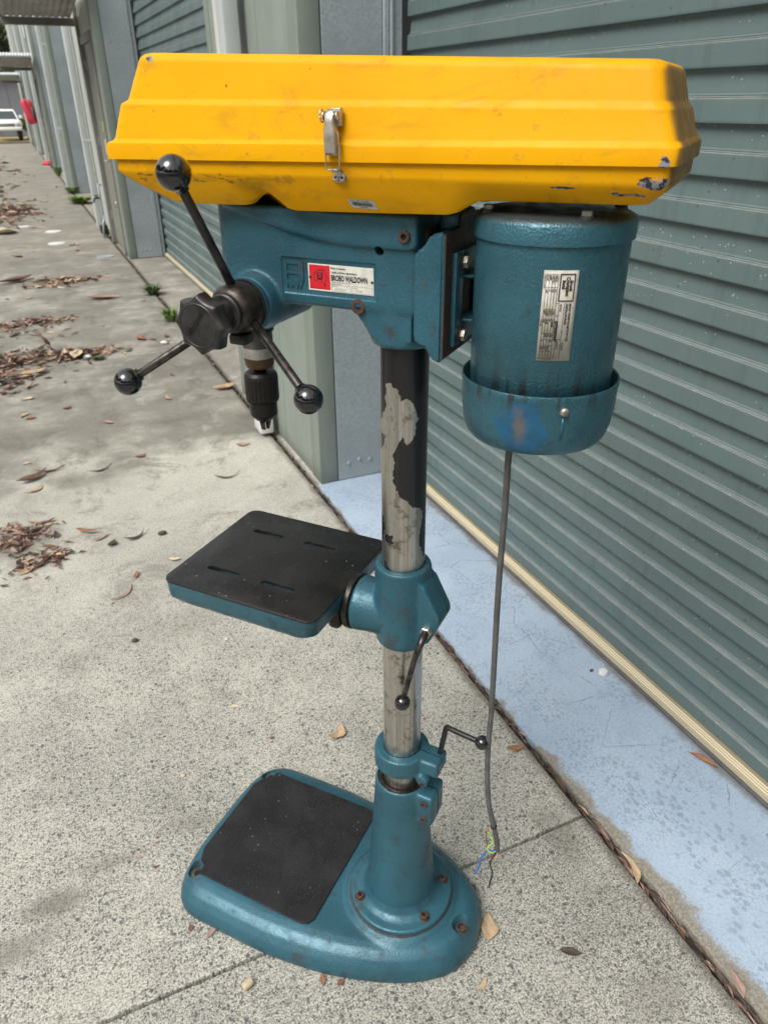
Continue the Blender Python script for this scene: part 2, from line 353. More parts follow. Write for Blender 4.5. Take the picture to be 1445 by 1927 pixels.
# ------------------------------------------------------------------ setting materials
def concrete_m():
    k = NM('exposed_aggregate_concrete', .85, 0, .25)
    w_ = k.n('ShaderNodeNewGeometry').outputs['Position']; k.P = w_
    X, Y, Z = k.xyz()
    big = k.noise(1.1, 5, .6); mid = k.noise(7, 5, .65); fine = k.noise(240, 3, .75); med = k.noise(55, 5, .7)
    wob = k.mth('ADD', Y, k.mth('MULTIPLY', k.mth('SUBTRACT', big, .5), 1.6))
    far = k.ramp(wob, 1.7, 3.4)                                # the wear that bares the stones ends some way off
    c = k.mix(k.ramp(mid, .3, .7), (.53, .51, .43), (.44, .42, .352))
    c = k.mix(k.ramp(big, .4, .68), c, (.285, .27, .228))
    c = k.mix(k.mth('MULTIPLY', k.ramp(fine, .46, .58), .7), c, (.70, .68, .60))
    c = k.mix(k.mth('MULTIPLY', k.mth('MULTIPLY', k.ramp(fine, .48, .38), k.ramp(wob, 7, 2, .3, 1.)), .75), c, (.13, .126, .11))
    c = k.mix(k.mth('MULTIPLY', k.ramp(med, .5, .66), .35), c, (.22, .21, .185))
    wv = k.n('ShaderNodeVectorMath'); wv.operation = 'ADD'; k.put(wv.inputs[0], w_)
    nz = k.n('ShaderNodeTexNoise'); k.put(nz.inputs[0], w_); nz.inputs['Scale'].default_value = 170
    sc_ = k.n('ShaderNodeVectorMath'); sc_.operation = 'SCALE'; k.put(sc_.inputs[0], nz.outputs['Color']); sc_.inputs['Scale'].default_value = .006
    k.put(wv.inputs[1], sc_.outputs[0]); wp = wv.outputs[0]
    h = None
    for sc, th, lo, hi, amt in ((80, .15, .44, .34, .9), (150, .42, .50, .36, .85), (275, .52, .52, .36, .75)):
        col = k.voro(sc, wp, out='Color', dim='2D'); cr = k.n('ShaderNodeSeparateColor'); k.put(cr.inputs[0], col)
        d = k.voro(sc, wp, dim='2D')
        sel = k.mth('MULTIPLY', k.ramp(cr.outputs[0], th, th-.02), k.ramp(k.mth('ADD', d, k.mth('MULTIPLY', cr.outputs[1], .22)), lo, hi))
        dens = k.mth('MULTIPLY', k.ramp(k.mth('ADD', k.mth('MULTIPLY', mid, .6), k.mth('MULTIPLY', big, .4)), .34, .52, .45, 1.), k.mth('SUBTRACT', 1., k.mth('MULTIPLY', far, .80)))
        sel = k.mth('MULTIPLY', k.mth('MULTIPLY', sel, dens), amt)
        stone = k.mix(cr.outputs[2], (.055, .060, .062), (.20, .197, .185))
        c = k.mix(sel, c, stone); h = sel if h is None else k.mth('ADD', h, sel)
    # older, darker, dirtier concrete towards the far slabs
    st1 = k.ramp(k.mth('ADD', wob, k.mth('MULTIPLY', X, -.15)), 3.45, 3.8)
    st1 = k.mth('MULTIPLY', st1, k.ramp(k.noise(2.2, 6, .7), .3, .55, .45, 1.))
    c = k.mix(k.mth('MULTIPLY', st1, .68), c, (.135, .122, .098))
    sp = k.noise(3.2, 7, .75, None, .6)
    c = k.mix(k.mth('MULTIPLY', k.ramp(sp, .50, .64), k.mth('MULTIPLY', k.ramp(Y, 1.8, 3.5, .22, .62), 1.)), c, (.145, .132, .108))
    c = k.mix(k.mth('MULTIPLY', k.ramp(sp, .45, .34), k.ramp(Y, 1.8, 3.5, .1, .5)), c, (.47, .46, .41))
    dist_ = k.ramp(Y, 6, 16); c = k.mix(k.mth('MULTIPLY', dist_, .5), c, (.25, .225, .185))
    # old dark stains by the litter and the joint; darker streak before the base
    for p, s_, r, a in (((-.32, 3.05, 0), (1, 1.5, 1), .26, .7), ((-.2, 5.75, 0), (.9, 1.6, 1), .42, .75), ((-.40, 1.20, 0), (.7, 2.0, 1), .11, .55), ((-.27, 1.27, 0), (.9, 2.4, 1), .10, .55), ((-.12, 1.33, 0), (.9, 3.0, 1), .10, .4), ((.06, 1.36, 0), (1.0, 2.4, 1), .10, .3),
                        ((.9, .95, 0), (2.2, 1.2, 1), .16, .45), ((.85, .55, 0), (1.2, 1.5, 1), .12, .35), ((.6, 4.2, 0), (1, 2.2, 1), .4, .35), ((.25, 2.2, 0), (1.2, 1.6, 1), .2, .25)):
        q = k.mth('ADD', k.dist(p, s_), k.mth('MULTIPLY', k.mth('SUBTRACT', mid, .5), r*1.1))
        c = k.mix(k.mth('MULTIPLY', k.ramp(q, r, r*.25), a), c, (.15, .138, .112))
    jd = k.mth('ABSOLUTE', k.mth('SUBTRACT', X, .996))
    c = k.mix(k.mth('MULTIPLY', k.ramp(k.mth('ADD', jd, k.mth('MULTIPLY', k.mth('SUBTRACT', mid, .5), .06)), .045, .012), .7), c, (.10, .088, .068))
    k.set('Base Color', c)
    k.bump(k.mth('ADD', k.mth('MULTIPLY', h, -.5), k.mth('ADD', k.mth('MULTIPLY', fine, .8), k.mth('MULTIPLY', med, .8))), .6, .0025)
    return k.m
M['concrete'] = concrete_m()
def bluepaint_m():
    k = NM('pale_blue_floor_paint', .68, 0, .35)
    w_ = k.n('ShaderNodeNewGeometry').outputs['Position']; k.P = w_
    X, Y, Z = k.xyz()
    mid = k.noise(9, 5, .65); fine = k.noise(150, 4, .7); big = k.noise(3, 4)
    c = k.mix(k.ramp(big, .35, .65), (.315, .395, .485), (.365, .44, .525))
    c = k.mix(k.mth('MULTIPLY', k.ramp(fine, .48, .64), .42), c, (.19, .25, .33)); c = k.mix(k.mth('MULTIPLY', k.ramp(mid, .5, .66), .22), c, (.21, .27, .35))
    # grey flecks and drip spots
    nz = k.n('ShaderNodeTexNoise'); k.put(nz.inputs[0], w_); nz.inputs['Scale'].default_value = 60
    ad = k.n('ShaderNodeVectorMath'); ad.operation = 'MULTIPLY_ADD'; k.put(ad.inputs[0], nz.outputs['Color']); ad.inputs[1].default_value = (.012,)*3; k.put(ad.inputs[2], w_)
    for sc, th, lo, hi, a, near in ((52, .50, .44, .34, .48, 1), (95, .45, .46, .36, .5, 0), (190, .5, .48, .34, .45, 0)):
        v = k.scale(ad.outputs[0], (sc, sc*.72, sc))
        cr = k.n('ShaderNodeSeparateColor'); k.put(cr.inputs[0], k.voro(1, v, out='Color', dim='2D'))
        s_ = k.mth('MULTIPLY', k.ramp(cr.outputs[0], th, th-.03), k.ramp(k.mth('ADD', k.voro(1, v, dim='2D'), k.mth('MULTIPLY', cr.outputs[1], .15)), lo, hi))
        msk = k.ramp(k.noise(5, 3), .42, .58)
        if near: msk = k.mth('MULTIPLY', k.ramp(Y, 1.3, .9), k.ramp(k.mth('ADD', k.mth('ABSOLUTE', k.mth('SUBTRACT', X, 1.19)), k.mth('MULTIPLY', k.mth('SUBTRACT', big, .5), .3)), .14, .07))
        c = k.mix(k.mth('MULTIPLY', k.mth('MULTIPLY', s_, msk), a), c, (.17, .21, .265))
    # cracks
    cv = k.voro(7, k.scale(ad.outputs[0], (1, 1, 1)), 'DISTANCE_TO_EDGE', dim='2D')
    ck = k.mth('MULTIPLY', k.ramp(cv, .014, .004), k.ramp(k.noise(6, 3), .48, .56))
    ck = k.mth('MULTIPLY', ck, k.ramp(X, 1.12, 1.3))
    c = k.mix(k.mth('MULTIPLY', ck, .75), c, (.10, .12, .14))
    # worn through to concrete along the joint and along the door
    ns = k.mth('SUBTRACT', mid, .5); nf = k.mth('SUBTRACT', fine, .5)
    e = k.mth('ADD', k.mth('SUBTRACT', X, 1.0), k.mth('ADD', k.mth('MULTIPLY', ns, .13), k.mth('MULTIPLY', nf, .10)))
    wide = k.ramp(Y, 1.55, .65, .002, .050)
    wear = k.ramp(k.mth('SUBTRACT', e, wide), .012, -.006)
    e2 = k.mth('ADD', k.mth('SUBTRACT', 1.425, X), k.mth('ADD', k.mth('MULTIPLY', ns, .07), k.mth('MULTIPLY', nf, .03)))
    wear2 = k.mth('MULTIPLY', k.ramp(e2, .030, .004), .8)
    con = k.mix(k.ramp(fine, .4, .6), (.27, .25, .205), (.17, .155, .125))
    c = k.mix(wear, c, con); c = k.mix(wear2, c, (.15, .135, .115))
    k.set('Base Color', c)
    k.bump(k.mth('SUBTRACT', k.mth('MULTIPLY', fine, .6), k.mth('ADD', wear, ck)), .4, .0012)
    return k.m
M['bluepaint'] = bluepaint_m()
M['soil'] = simple('joint_dirt', (.035, .028, .02), .95, 0, .5, 60, .6, 200)
M['asphalt'] = simple('far_yard_asphalt', (.085, .08, .072), .9, 0, .3, 3)
def painted(name, a, b, rough=.45, dirt=.4, specks=0):
    k = NM(name, rough, 0, .45); w_ = k.n('ShaderNodeNewGeometry').outputs['Position']; k.P = w_
    v = k.noise(1, 5, .6, k.scale(w_, (14, 14, 1.2))); n = k.noise(3, 5, .6); f = k.noise(90, 3)
    c = k.mix(k.ramp(n, .3, .7), a, b); c = k.mix(k.mth('MULTIPLY', k.ramp(v, .5, .75), dirt), c, tuple(x*.55 for x in a))
    Z = k.xyz()[2]
    c = k.mix(k.mth('MULTIPLY', k.ramp(k.mth('ADD', Z, k.mth('MULTIPLY', n, .12)), .16, .05), .45), c, (.09, .08, .065))
    if specks:
        cr = k.n('ShaderNodeSeparateColor'); k.put(cr.inputs[0], k.voro(75, out='Color'))
        s_ = k.mth('MULTIPLY', k.ramp(cr.outputs[0], .09, .08), k.ramp(k.voro(75), .16, .10))
        c = k.mix(s_, c, (.42, .45, .43))
        s_ = k.mth('MULTIPLY', k.ramp(cr.outputs[1], .03, .025), k.ramp(k.voro(75), .3, .2))
        c = k.mix(k.mth('MULTIPLY', s_, .7), c, (.03, .035, .033))
    k.set('Base Color', c); k.set('Roughness', k.ramp(n, .3, .7, rough-.07, rough+.12)); k.bump(f, .05, .001); return k.m
def slat_m():
    k = NM('green_grey_roller_slat', .42, 0, .5); L = k.P; X, Y, Z = k.xyz()
    g = k.n('ShaderNodeNewGeometry').outputs['Position']; k.P = g
    n = k.noise(2.5, 5, .6); f = k.noise(60, 4, .7)
    oi = k.n('ShaderNodeObjectInfo'); c = k.mix(k.ramp(n, .3, .7), (.112, .160, .156), (.088, .130, .126)); c = k.mix(k.mth('MULTIPLY', oi.outputs['Random'], .35), c, (.088, .118, .116))
    dl = k.mth('MULTIPLY', k.ramp(Z, .058, .053), k.ramp(Z, .040, .050)); c = k.mix(k.mth('MULTIPLY', dl, .35), c, (.19, .20, .185))
    drip = k.noise(1, 4, .6, k.scale(g, (30, 26, 1.3))); c = k.mix(k.mth('MULTIPLY', k.ramp(drip, .52, .70), .32), c, (.060, .078, .074))
    zz = k.mth('ADD', Z, k.mth('MULTIPLY', k.mth('SUBTRACT', k.noise(25, 3), .5), .002))
    gv = k.ramp(k.mth('ABSOLUTE', k.mth('SUBTRACT', zz, .0505)), .0042, .0022)
    scr = k.noise(1, 5, .75, k.scale(g, (40, 22, 420)))
    gm = k.mth('MULTIPLY', gv, k.ramp(scr, .36, .62, .12, .55))
    c = k.mix(gm, c, (.25, .275, .265))  # scratched groove, with the lit ledge's highlight put into its colour
    cr = k.n('ShaderNodeSeparateColor'); k.put(cr.inputs[0], k.voro(75, out='Color')); d = k.voro(75)
    c = k.mix(k.mth('MULTIPLY', k.ramp(cr.outputs[0], .10, .09), k.ramp(d, .15, .09)), c, (.45, .48, .46))
    c = k.mix(k.mth('MULTIPLY', k.mth('MULTIPLY', k.ramp(cr.outputs[1], .03, .025), k.ramp(d, .3, .2)), .7), c, (.03, .035, .033))
    c = k.mix(k.mth('MULTIPLY', k.ramp(f, .55, .75), .2), c, (.07, .085, .08))
    k.set('Base Color', c); k.set('Roughness', k.ramp(n, .3, .7, .34, .5)); k.bump(k.mth('ADD', k.noise(14, 3), k.mth('MULTIPLY', k.noise(3.2, 2), 3.)), .3, .004); return k.m
M['slat'] = slat_m()
M['greenpost'] = painted('pale_green_painted_steel', (.235, .268, .232), (.205, .238, .205), .5, .35)
M['cladding'] = painted('green_grey_wall_sheet', (.43, .46, .42), (.38, .40, .37), .5, .4)  # paler than the posts: grazing sky reflection put into the colour
M['darkgreen'] = painted('dark_green_grey_trim', (.085, .115, .11), (.07, .095, .09), .5)
M['cream'] = painted('pale_upper_sheet', (.50, .55, .55), (.44, .49, .49), .5)
M['doorpaint'] = painted('olive_grey_door_paint', (.20, .205, .16), (.17, .175, .14), .5)
M['frame'] = painted('grey_brown_door_frame', (.20, .195, .175), (.16, .155, .14), .5)
M['tan'] = painted('tan_guide_strip', (.27, .25, .19), (.22, .20, .15), .55)
M['palepipe'] = painted('pale_grey_downpipe', (.50, .53, .52), (.44, .47, .46), .42, .3)
M['whitestrip'] = painted('off_white_pipe_edge', (.56, .57, .52), (.5, .51, .46), .45, .2)
def galv():
    k = NM('galvanised_steel', .5, .12); g = k.n('ShaderNodeNewGeometry').outputs['Position']; k.P = g
    a = k.voro(110, out='Color'); s_ = k.n('ShaderNodeSeparateColor'); k.put(s_.inputs[0], a); n = k.noise(2.5, 5, .6)
    c = k.mix(s_.outputs[0], (.265, .305, .32), (.34, .38, .39)); c = k.mix(k.ramp(n, .4, .7), c, (.25, .285, .295))
    f = k.noise(45, 5, .7); c = k.mix(k.mth('MULTIPLY', k.ramp(f, .6, .7), .5), c, (.13, .15, .165))
    k.set('Base Color', c); k.set('Roughness', k.ramp(s_.outputs[1], 0, 1, .36, .55)); return k.m
M['galv'] = galv()
def nosing_m():
    k = NM('cream_ribbed_threshold', .5); z = k.mth('MULTIPLY', k.xyz()[2], 1400)
    s_ = k.mth('SINE', z); n = k.noise(8, 5, .6, k.scale(k.P, (1, .2, 8)))
    c = k.mix(k.ramp(s_, -.4, .6), (.27, .22, .13), (.60, .53, .37)); c = k.mix(k.ramp(n, .45, .75), c, (.45, .40, .29))
    k.set('Base Color', c); return k.m
M['nosing'] = nosing_m()
M['seal'] = simple('grey_rubber_seal', (.10, .10, .105), .6)
M['corr'] = simple('corrugated_awning_sheet', (.38, .37, .34), .55, .2, .3, 5)
M['corrw'] = simple('corrugated_awning_skylit_lip', (.55, .60, .60), .5, .1, .2, 8)  # paler copy of the awning sheet, sky light put into its colour

# ------------------------------------------------------------------ ground and pavement
bm = nb()
for p in ((-150, -60), (150, -60), (150, 300), (-150, 300)): bm.verts.new((p[0], p[1], -.05))
bm.faces.new(bm.verts); g_ = obj('ground', bm, M['asphalt'], smooth=False); tag(g_, kind='structure')
bm = nb()
for p in ((-8, -4), (1.6, -4), (1.6, 45), (-8, 45)): bm.verts.new((p[0], p[1], -.022))
bm.faces.new(bm.verts); pav = obj('pavement', bm, M['soil'], smooth=False); tag(pav, kind='structure')
ys = [-3.62, .964, 5.53, 10.1, 14.7, 19.3, 23.9, 28.5, 33.1, 37.7, 42.3]
for a, b in zip(ys, ys[1:]):
    for x0, x1 in ((-7.9, -3.6), (-3.595, .983)):
        obj('concrete_slab', B(x0, x1, a+.0035, b-.0035, -.1, 0, .0035, 2), M['concrete'], pav, auto=40)
apron = [(4.45, 9.5), (12.4, 17.6), (19.05, 24.1), (27.0, 32.2), (33.65, 38.7)]
for a, b in apron: obj('apron_slab', B(1.010, 1.6, a, b, -.1, -.002, .004, 2), M['concrete'], pav, auto=40)
strip = obj('painted_threshold', B(1.010, 1.6, -3.6, 3.02, -.1, .001, .006, 2), M['bluepaint'], auto=40)
tag(strip, kind='structure')
# the narrow footing under the short walls
for a, b in ((3.03, 4.44), (9.51, 12.39), (17.61, 19.04), (24.11, 26.99), (32.21, 33.64), (38.71, 42)):
    obj('wall_footing', B(1.010, 1.6, a, b, -.1, -.006, .003), M['concrete'], pav, auto=40)

# ------------------------------------------------------------------ workshop building
bld = empty('workshop_building', (1.45, 3.0, 0))
tag(bld, 'long green grey industrial unit row with roller doors between galvanised steel posts', 'building')
bld_off = Vector((-1.45, -3.0, 0))
def bpart(name, bm, m, parent=None, **k):
    o = obj(name, bm, m, parent or bld, **k)
    if parent is None: o.location = bld_off
    return o
H = 6.6
# roller curtain slat: underside ledge, recess, groove, proud flat
prof = [(0, 0.108), (-.0165, .1050), (-.0168, .100), (-.0120, .058), (-.0085, .0545), (-.0095, .0525), (-.0035, .0505), (-.0042, .0490), (-.0005, .0465), (.0005, .004), (-.0002, 0.0)]
prof = [(-p[0], p[1]) for p in prof]                       # +x is into the building
def slat_mesh(L):
    bm = nb(); ny = 2
    rows = [[bm.verts.new((x, y, z)) for x, z in prof] for y in (0, L)]
    for i in range(len(prof)-1): bm.faces.new((rows[0][i], rows[0][i+1], rows[1][i+1], rows[1][i]))
    bmesh.ops.recalc_face_normals(bm, faces=bm.faces)
    for f in bm.faces:
        if f.normal.x > 0: f.normal_flip()
    me = bpy.data.meshes.new('slat'); bm.to_mesh(me); bm.free(); me.materials.append(M['slat']); return me
def roller_door(y0, y1, x, label=None):
    L = y1-y0
    d = bpart('roller_door', B(x+.03, x+.05, y0, y1, 0, 3.1), M['slat'], smooth=False)
    if label: d['label'] = label
    me = slat_mesh(L)
    for i in range(28):
        o = bpy.data.objects.new('slat', me); COL.objects.link(o); o.parent = d; o.location = (x+random.uniform(-.0006, .0006), y0, .042+i*.108); o.rotation_euler = (0, 0, random.uniform(-.0003, .0003))
    bm = nb(); prism(bm, [(x-.022, .012), (x-.026, .018), (x-.026, .034), (x-.012, .048), (x+.015, .048), (x+.015, .012)], y0, y1, 'xz')
    obj('bottom_rail', bm, M['nosing'], d, auto=30)
    obj('rubber_seal', B(x-.030, x+.018, y0, y1, .0015, .0125, .003), M['seal'], d, auto=30)
    return d
roller_door(-2.2, 2.985, 1.452, 'nearest roller door with cream bottom rail and blue painted threshold')
roller_door(4.47, 9.47, 1.452, 'second roller door beyond the short wall, darker concrete before it')
def rec_door(y0, y1): bpart('roller_door', B(1.45, 1.5, y0, y1, 0, 3.1), M['slat'], smooth=False)
for a, b in ((12.42, 17.58), (19.07, 24.08), (27.02, 32.18), (33.67, 38.68)): rec_door(a, b)
# wall above the doors
for a, b in ((-2.4, 3.0), (4.45, 9.5), (12.4, 17.6), (19.05, 24.1), (27.0, 32.2), (33.65, 38.7)):
    bpart('upper_wall', B(1.40, 1.50, a, b, 3.06, H), M['cladding'], smooth=False)
bpart('rear_wall', B(1.62, 1.7, -2.4, 42, 0, H-.05), M['cladding'], smooth=False)
bpart('roof', B(1.2, 9, -2.6, 42.2, H, H+.12), M['galv'], smooth=False)
bpart('end_wall', B(1.71, 8.6, 41.8, 42, 0, H-.05), M['cladding'], smooth=False)
def cpost(yf, face=-1):
    """galvanised C-section beside a doorway, web facing along the street"""
    bm = nb(); t = .006
    box(bm, 1.118, 1.36, yf, yf+t, .004, H-.02, .0015, 1)
    box(bm, 1.118, 1.118+t, yf+t, yf+.07, .004, H-.02); box(bm, 1.36-t, 1.36, yf+t, yf+.07, .004, H-.02)
    box(bm, 1.362, 1.385, yf-.012, yf+.05, .004, 3.05, .003, 1)
    box(bm, 1.387, 1.40, yf-.018, yf+.05, .004, 3.05, .003, 1); box(bm, 1.402, 1.44, yf-.006, yf+.05, .004, 3.05, .002, 1)
    p = bpart('steel_post', bm, M['galv'], auto=30)
    for xx in (1.17, 1.225, 1.28):
        obj('bolt', lathe(nb(), [(0, .011), (.003, .011), (.006, .007)], 12, (xx, yf, .085+.012*(xx == 1.225)), (0, -1, 0)), M['galv'], p, auto=40)
def short_wall(y0, y1, pipe=True):
    bm = nb(); box(bm, 1.026, 1.112, y0, y0+.12, .002, H-.02, .004, 2); bpart('corner_post', bm, M['greenpost'], auto=30)
    bpart('wall_sheet', B(1.030, 1.06, y0+.122, y1-.09, .004, H-.02, .002, 1), M['greenpost'], auto=30)
    n = int((y1-y0-.3)/.5)
    for i in range(1, n+1):
        yy = y0+.15+i*(y1-y0-.3)/(n+1); bpart('sheet_joint', B(1.0285, 1.031, yy, yy+.006, .01, H-.02), M['greenpost'], smooth=False)
    bpart('corner_post', B(1.026, 1.112, y1-.088, y1, .002, H-.02, .004, 2), M['greenpost'], auto=30)
    cpost(y0)
    bpart('dark_flashing', B(1.112, 1.118, y0+.006, y0+.12, .004, H-.03), M['darkgreen'], smooth=False)
short_wall(3.012, 4.45); short_wall(17.6, 19.05); short_wall(32.2, 33.65)
def downpipe(y, x=.962, w=.12, d=.07, white=.42, name='downpipe'):
    dp = bpart(name, B(x-d/2, x+d/2, y, y+w, white, H-.1, .008, 2), M['palepipe'], auto=30)
    obj('pipe_edge', B(x-d/2-.004, x-d/2+.012, y+w-.02, y+w+.03, white, H-.1, .003, 1), M['whitestrip'], dp, auto=30)
    if white > .06:
        bm = nb(); box(bm, x-d/2-.004, x+d/2+.002, y-.004, y+w+.004, .02, white+.03, .01, 2)
        o = obj('lower_pipe', bm, M['whitepipe'], dp, auto=30); o['label'] = 'white painted lower length of the downpipe'
    for zz in (1.15, 2.6, 4.4): obj('pipe_bracket', B(x-d/2-.006, 1.03, y-.004, y+w+.004, zz, zz+.035, .002, 1), M['palepipe'], dp, auto=30)
downpipe(3.68); downpipe(18.2, white=.02); downpipe(32.8, white=.02)
def door_wall(y0, y1):
    cpost(y0)
    bpart('corner_post', B(1.026, 1.112, y0, y0+.26, .002, H-.02, .004, 2), M['greenpost'], auto=30)
    bpart('dark_flashing', B(1.112, 1.118, y0+.006, y0+.26, .004, H-.03), M['darkgreen'], smooth=False)
    fr = nb(); d0, d1 = y0+.36, y0+1.28
    box(fr, 1.01, 1.08, d0-.09, d0, .002, 2.2, .004, 1); box(fr, .985, 1.08, d1, d1+.11, .002, 2.2, .004, 1); box(fr, 1.01, 1.08, d0-.09, d1+.11, 2.202, 2.29, .004, 1)
    bpart('door_frame', fr, M['frame'], auto=30)
    dr = bpart('entry_door', B(1.035, 1.075, d0+.003, d1-.003, .012, 2.198, .003, 1), M['doorpaint'], auto=30)
    for zz in (.3, 1.15, 1.95): obj('hinge', cyl(nb(), (1.027, d1-.012, zz), (1.027, d1-.012, zz+.1), .009, 10), M['galv'], dr, auto=40)
    hd = nb(); tube(hd, [(1.035, d0+.10, 1.02), (.985, d0+.10, 1.02), (.982, d0+.11, 1.02), (.982, d0+.22, 1.02)], .009, 8); obj('handle', hd, M['zinc'], dr)
    obj('notice', B(1.0325, 1.034, d0+.25, d0+.33, 1.32, 1.42), M['yelw'], dr, smooth=False)['label'] = 'small yellow sticker on the door'
    obj('notice', B(1.0325, 1.034, d0+.25, d0+.36, 1.08, 1.24), M['platewhite'], dr, smooth=False)['label'] = 'small white sticker on the door'
    bm = nb(); box(bm, 1.03, 1.06, y0+.262, y0+.268, .004, H-.02); box(bm, 1.03, 1.06, d1+.112, y1-.09, .004, H-.02, .002, 1); box(bm, 1.03, 1.06, d0-.088, d1+.108, 2.292, H-.02)
    bpart('wall_sheet', bm, M['cladding'], auto=30)
    bpart('corner_post', B(1.026, 1.112, y1-.088, y1, .002, H-.02, .004, 2), M['greenpost'], auto=30)
    bpart('tan_strip', B(.99, 1.025, d1+.115, d1+.17, .004, H-.03, .002, 1), M['tan'], auto=30)
    downpipe(y1-.42, white=.03)
    # cap strips high on the wall; sky light put into their cream
    bpart('upper_panel', B(.995, 1.02, d1+.2, y1-.46, 3.2, H-.03, .002, 1), M['cream'], auto=30)
    aw = bpart('awning', B(.21, 1.02, d1+.42, d1+.50, 2.42, 2.50, .004, 1), M['frame'], auto=30)
    # corrugated sheet: underside falls away from the viewer, near lip turned down
    bm = nb(); nx = 88; V = []
    ya = d0-.55
    pr = [(ya+.22, 2.76), (ya+.08, 2.735), (ya, 2.69), (ya+.02, 2.65), (ya+.12, 2.64), (d1+.42, 2.505)]
    for i in range(nx+1):
        x = .20+i*(.98-.20)/nx; wv = .009*math.sin(2*PI*i/8)
        V.append([bm.verts.new((x, y-(wv if j < 4 else 0), z+wv)) for j, (y, z) in enumerate(pr)])
    for a, b in zip(V, V[1:]):
        for j in range(len(pr)-1): bm.faces.new((a[j], b[j], b[j+1], a[j+1]))
    o = obj('corrugated_sheet', bm, M['corr'], aw); o.data.materials.append(M['corrw'])
    for i, f in enumerate(o.data.polygons):
        if i % (len(pr)-1) < 3: f.material_index = 1
    bm = nb()
    for i in (0, 1):
        box(bm, (.21, .94)[i], (.25, .98)[i], ya+.03, d1+.42, 2.60, 2.65)
    obj('awning_arm', bm, M['frame'], aw)
door_wall(9.5, 12.4); door_wall(24.1, 27.0); door_wall(38.7, 42.0)
# garden tap on its standpipe at the foot of the entry door
tp = empty('garden_tap', (.965, 11.3, 0)); tag(tp, 'dark metal standpipe tap with bent pipes at the wall foot beside the entry door', 'tap')
bm = nb(); tube(bm, [(0, 0, 0), (0, 0, .62), (.0, .03, .66), (.04, .03, .66)], .014, 10); tube(bm, [(-.05, -.12, .01), (-.03, -.1, .2), (.01, -.06, .27), (.0, .0, .28)], .011, 8); tube(bm, [(-.02, .14, .01), (-.02, .12, .16), (0, .02, .2)], .012, 8)
obj('standpipe', bm, M['galv'], tp)
bm = nb(); tube(bm, smooth_path([(0, 0, .5), (-.07, -.01, .5), (-.09, -.01, .45)]), .012, 8); lathe(bm, [(0, .03), (.012, .03)], 8, (-.05, -.01, .53), (0, 0, 1)); cyl(bm, (-.05, -.01, .5), (-.05, -.01, .54), .006, 8)
obj('spout', bm, M['darksteel'], tp)
bm = nb(); box(bm, -.07, .03, -.05, .06, .05, .17, .02, 2); box(bm, -.04, .05, .08, .15, .02, .1, .015, 2); obj('valve_body', bm, M['darksteel'], tp, auto=40)
for yy, zz in ((9.9, .55), (17.75, .5)):
    bk = empty('door_bolt', (1.02 if yy < 12 else 1.12, yy, zz)); tag(bk, 'small grey sliding bolt on the '+('entry door jamb low down' if yy < 12 else 'galvanised post beyond the entry door'), 'bolt')
    bm = nb(); cyl(bm, (-.05, -.03, 0), (.06, -.03, 0), .008, 8); box(bm, -.02, .03, -.03, 0, -.03, .04, .004, 1); obj('bolt_body', bm, M['zinc'], bk, auto=40)

# ------------------------------------------------------------------ far end of the lane
eb = empty('end_building', (-2, 56, 0)); tag(eb, 'plain grey shed wall closing the far end of the lane, with a wall lamp', 'building')
M['endgrey'] = simple('far_grey_sheeting', (.205, .21, .215), .6, 0, .1, 1)
obj('wall', B(-8, 12, 0, .3, -.05, 3.05), M['endgrey'], eb, smooth=False); obj('roof', B(-8.3, 12.3, -.35, 6, 3.052, 3.2, .02, 1), M['cladding'], eb, smooth=False)
for i in range(25): obj('cladding_rib', B(-7.9+i*.8, -7.86+i*.8, -.03, -.001, 0, 3.0), M['endgrey'], eb, smooth=False)
lm = obj('wall_lamp', lathe(nb(), [(0, .05), (.05, .2), (.16, .28), (.2, .26)], 16, (1.15, -.30, 2.2), (0, 0, -1)), M['palepipe'], eb); obj('bracket', cyl(nb(), (1.15, -.3, 2.2), (1.15, 0, 2.45), .03, 8), M['frame'], lm)

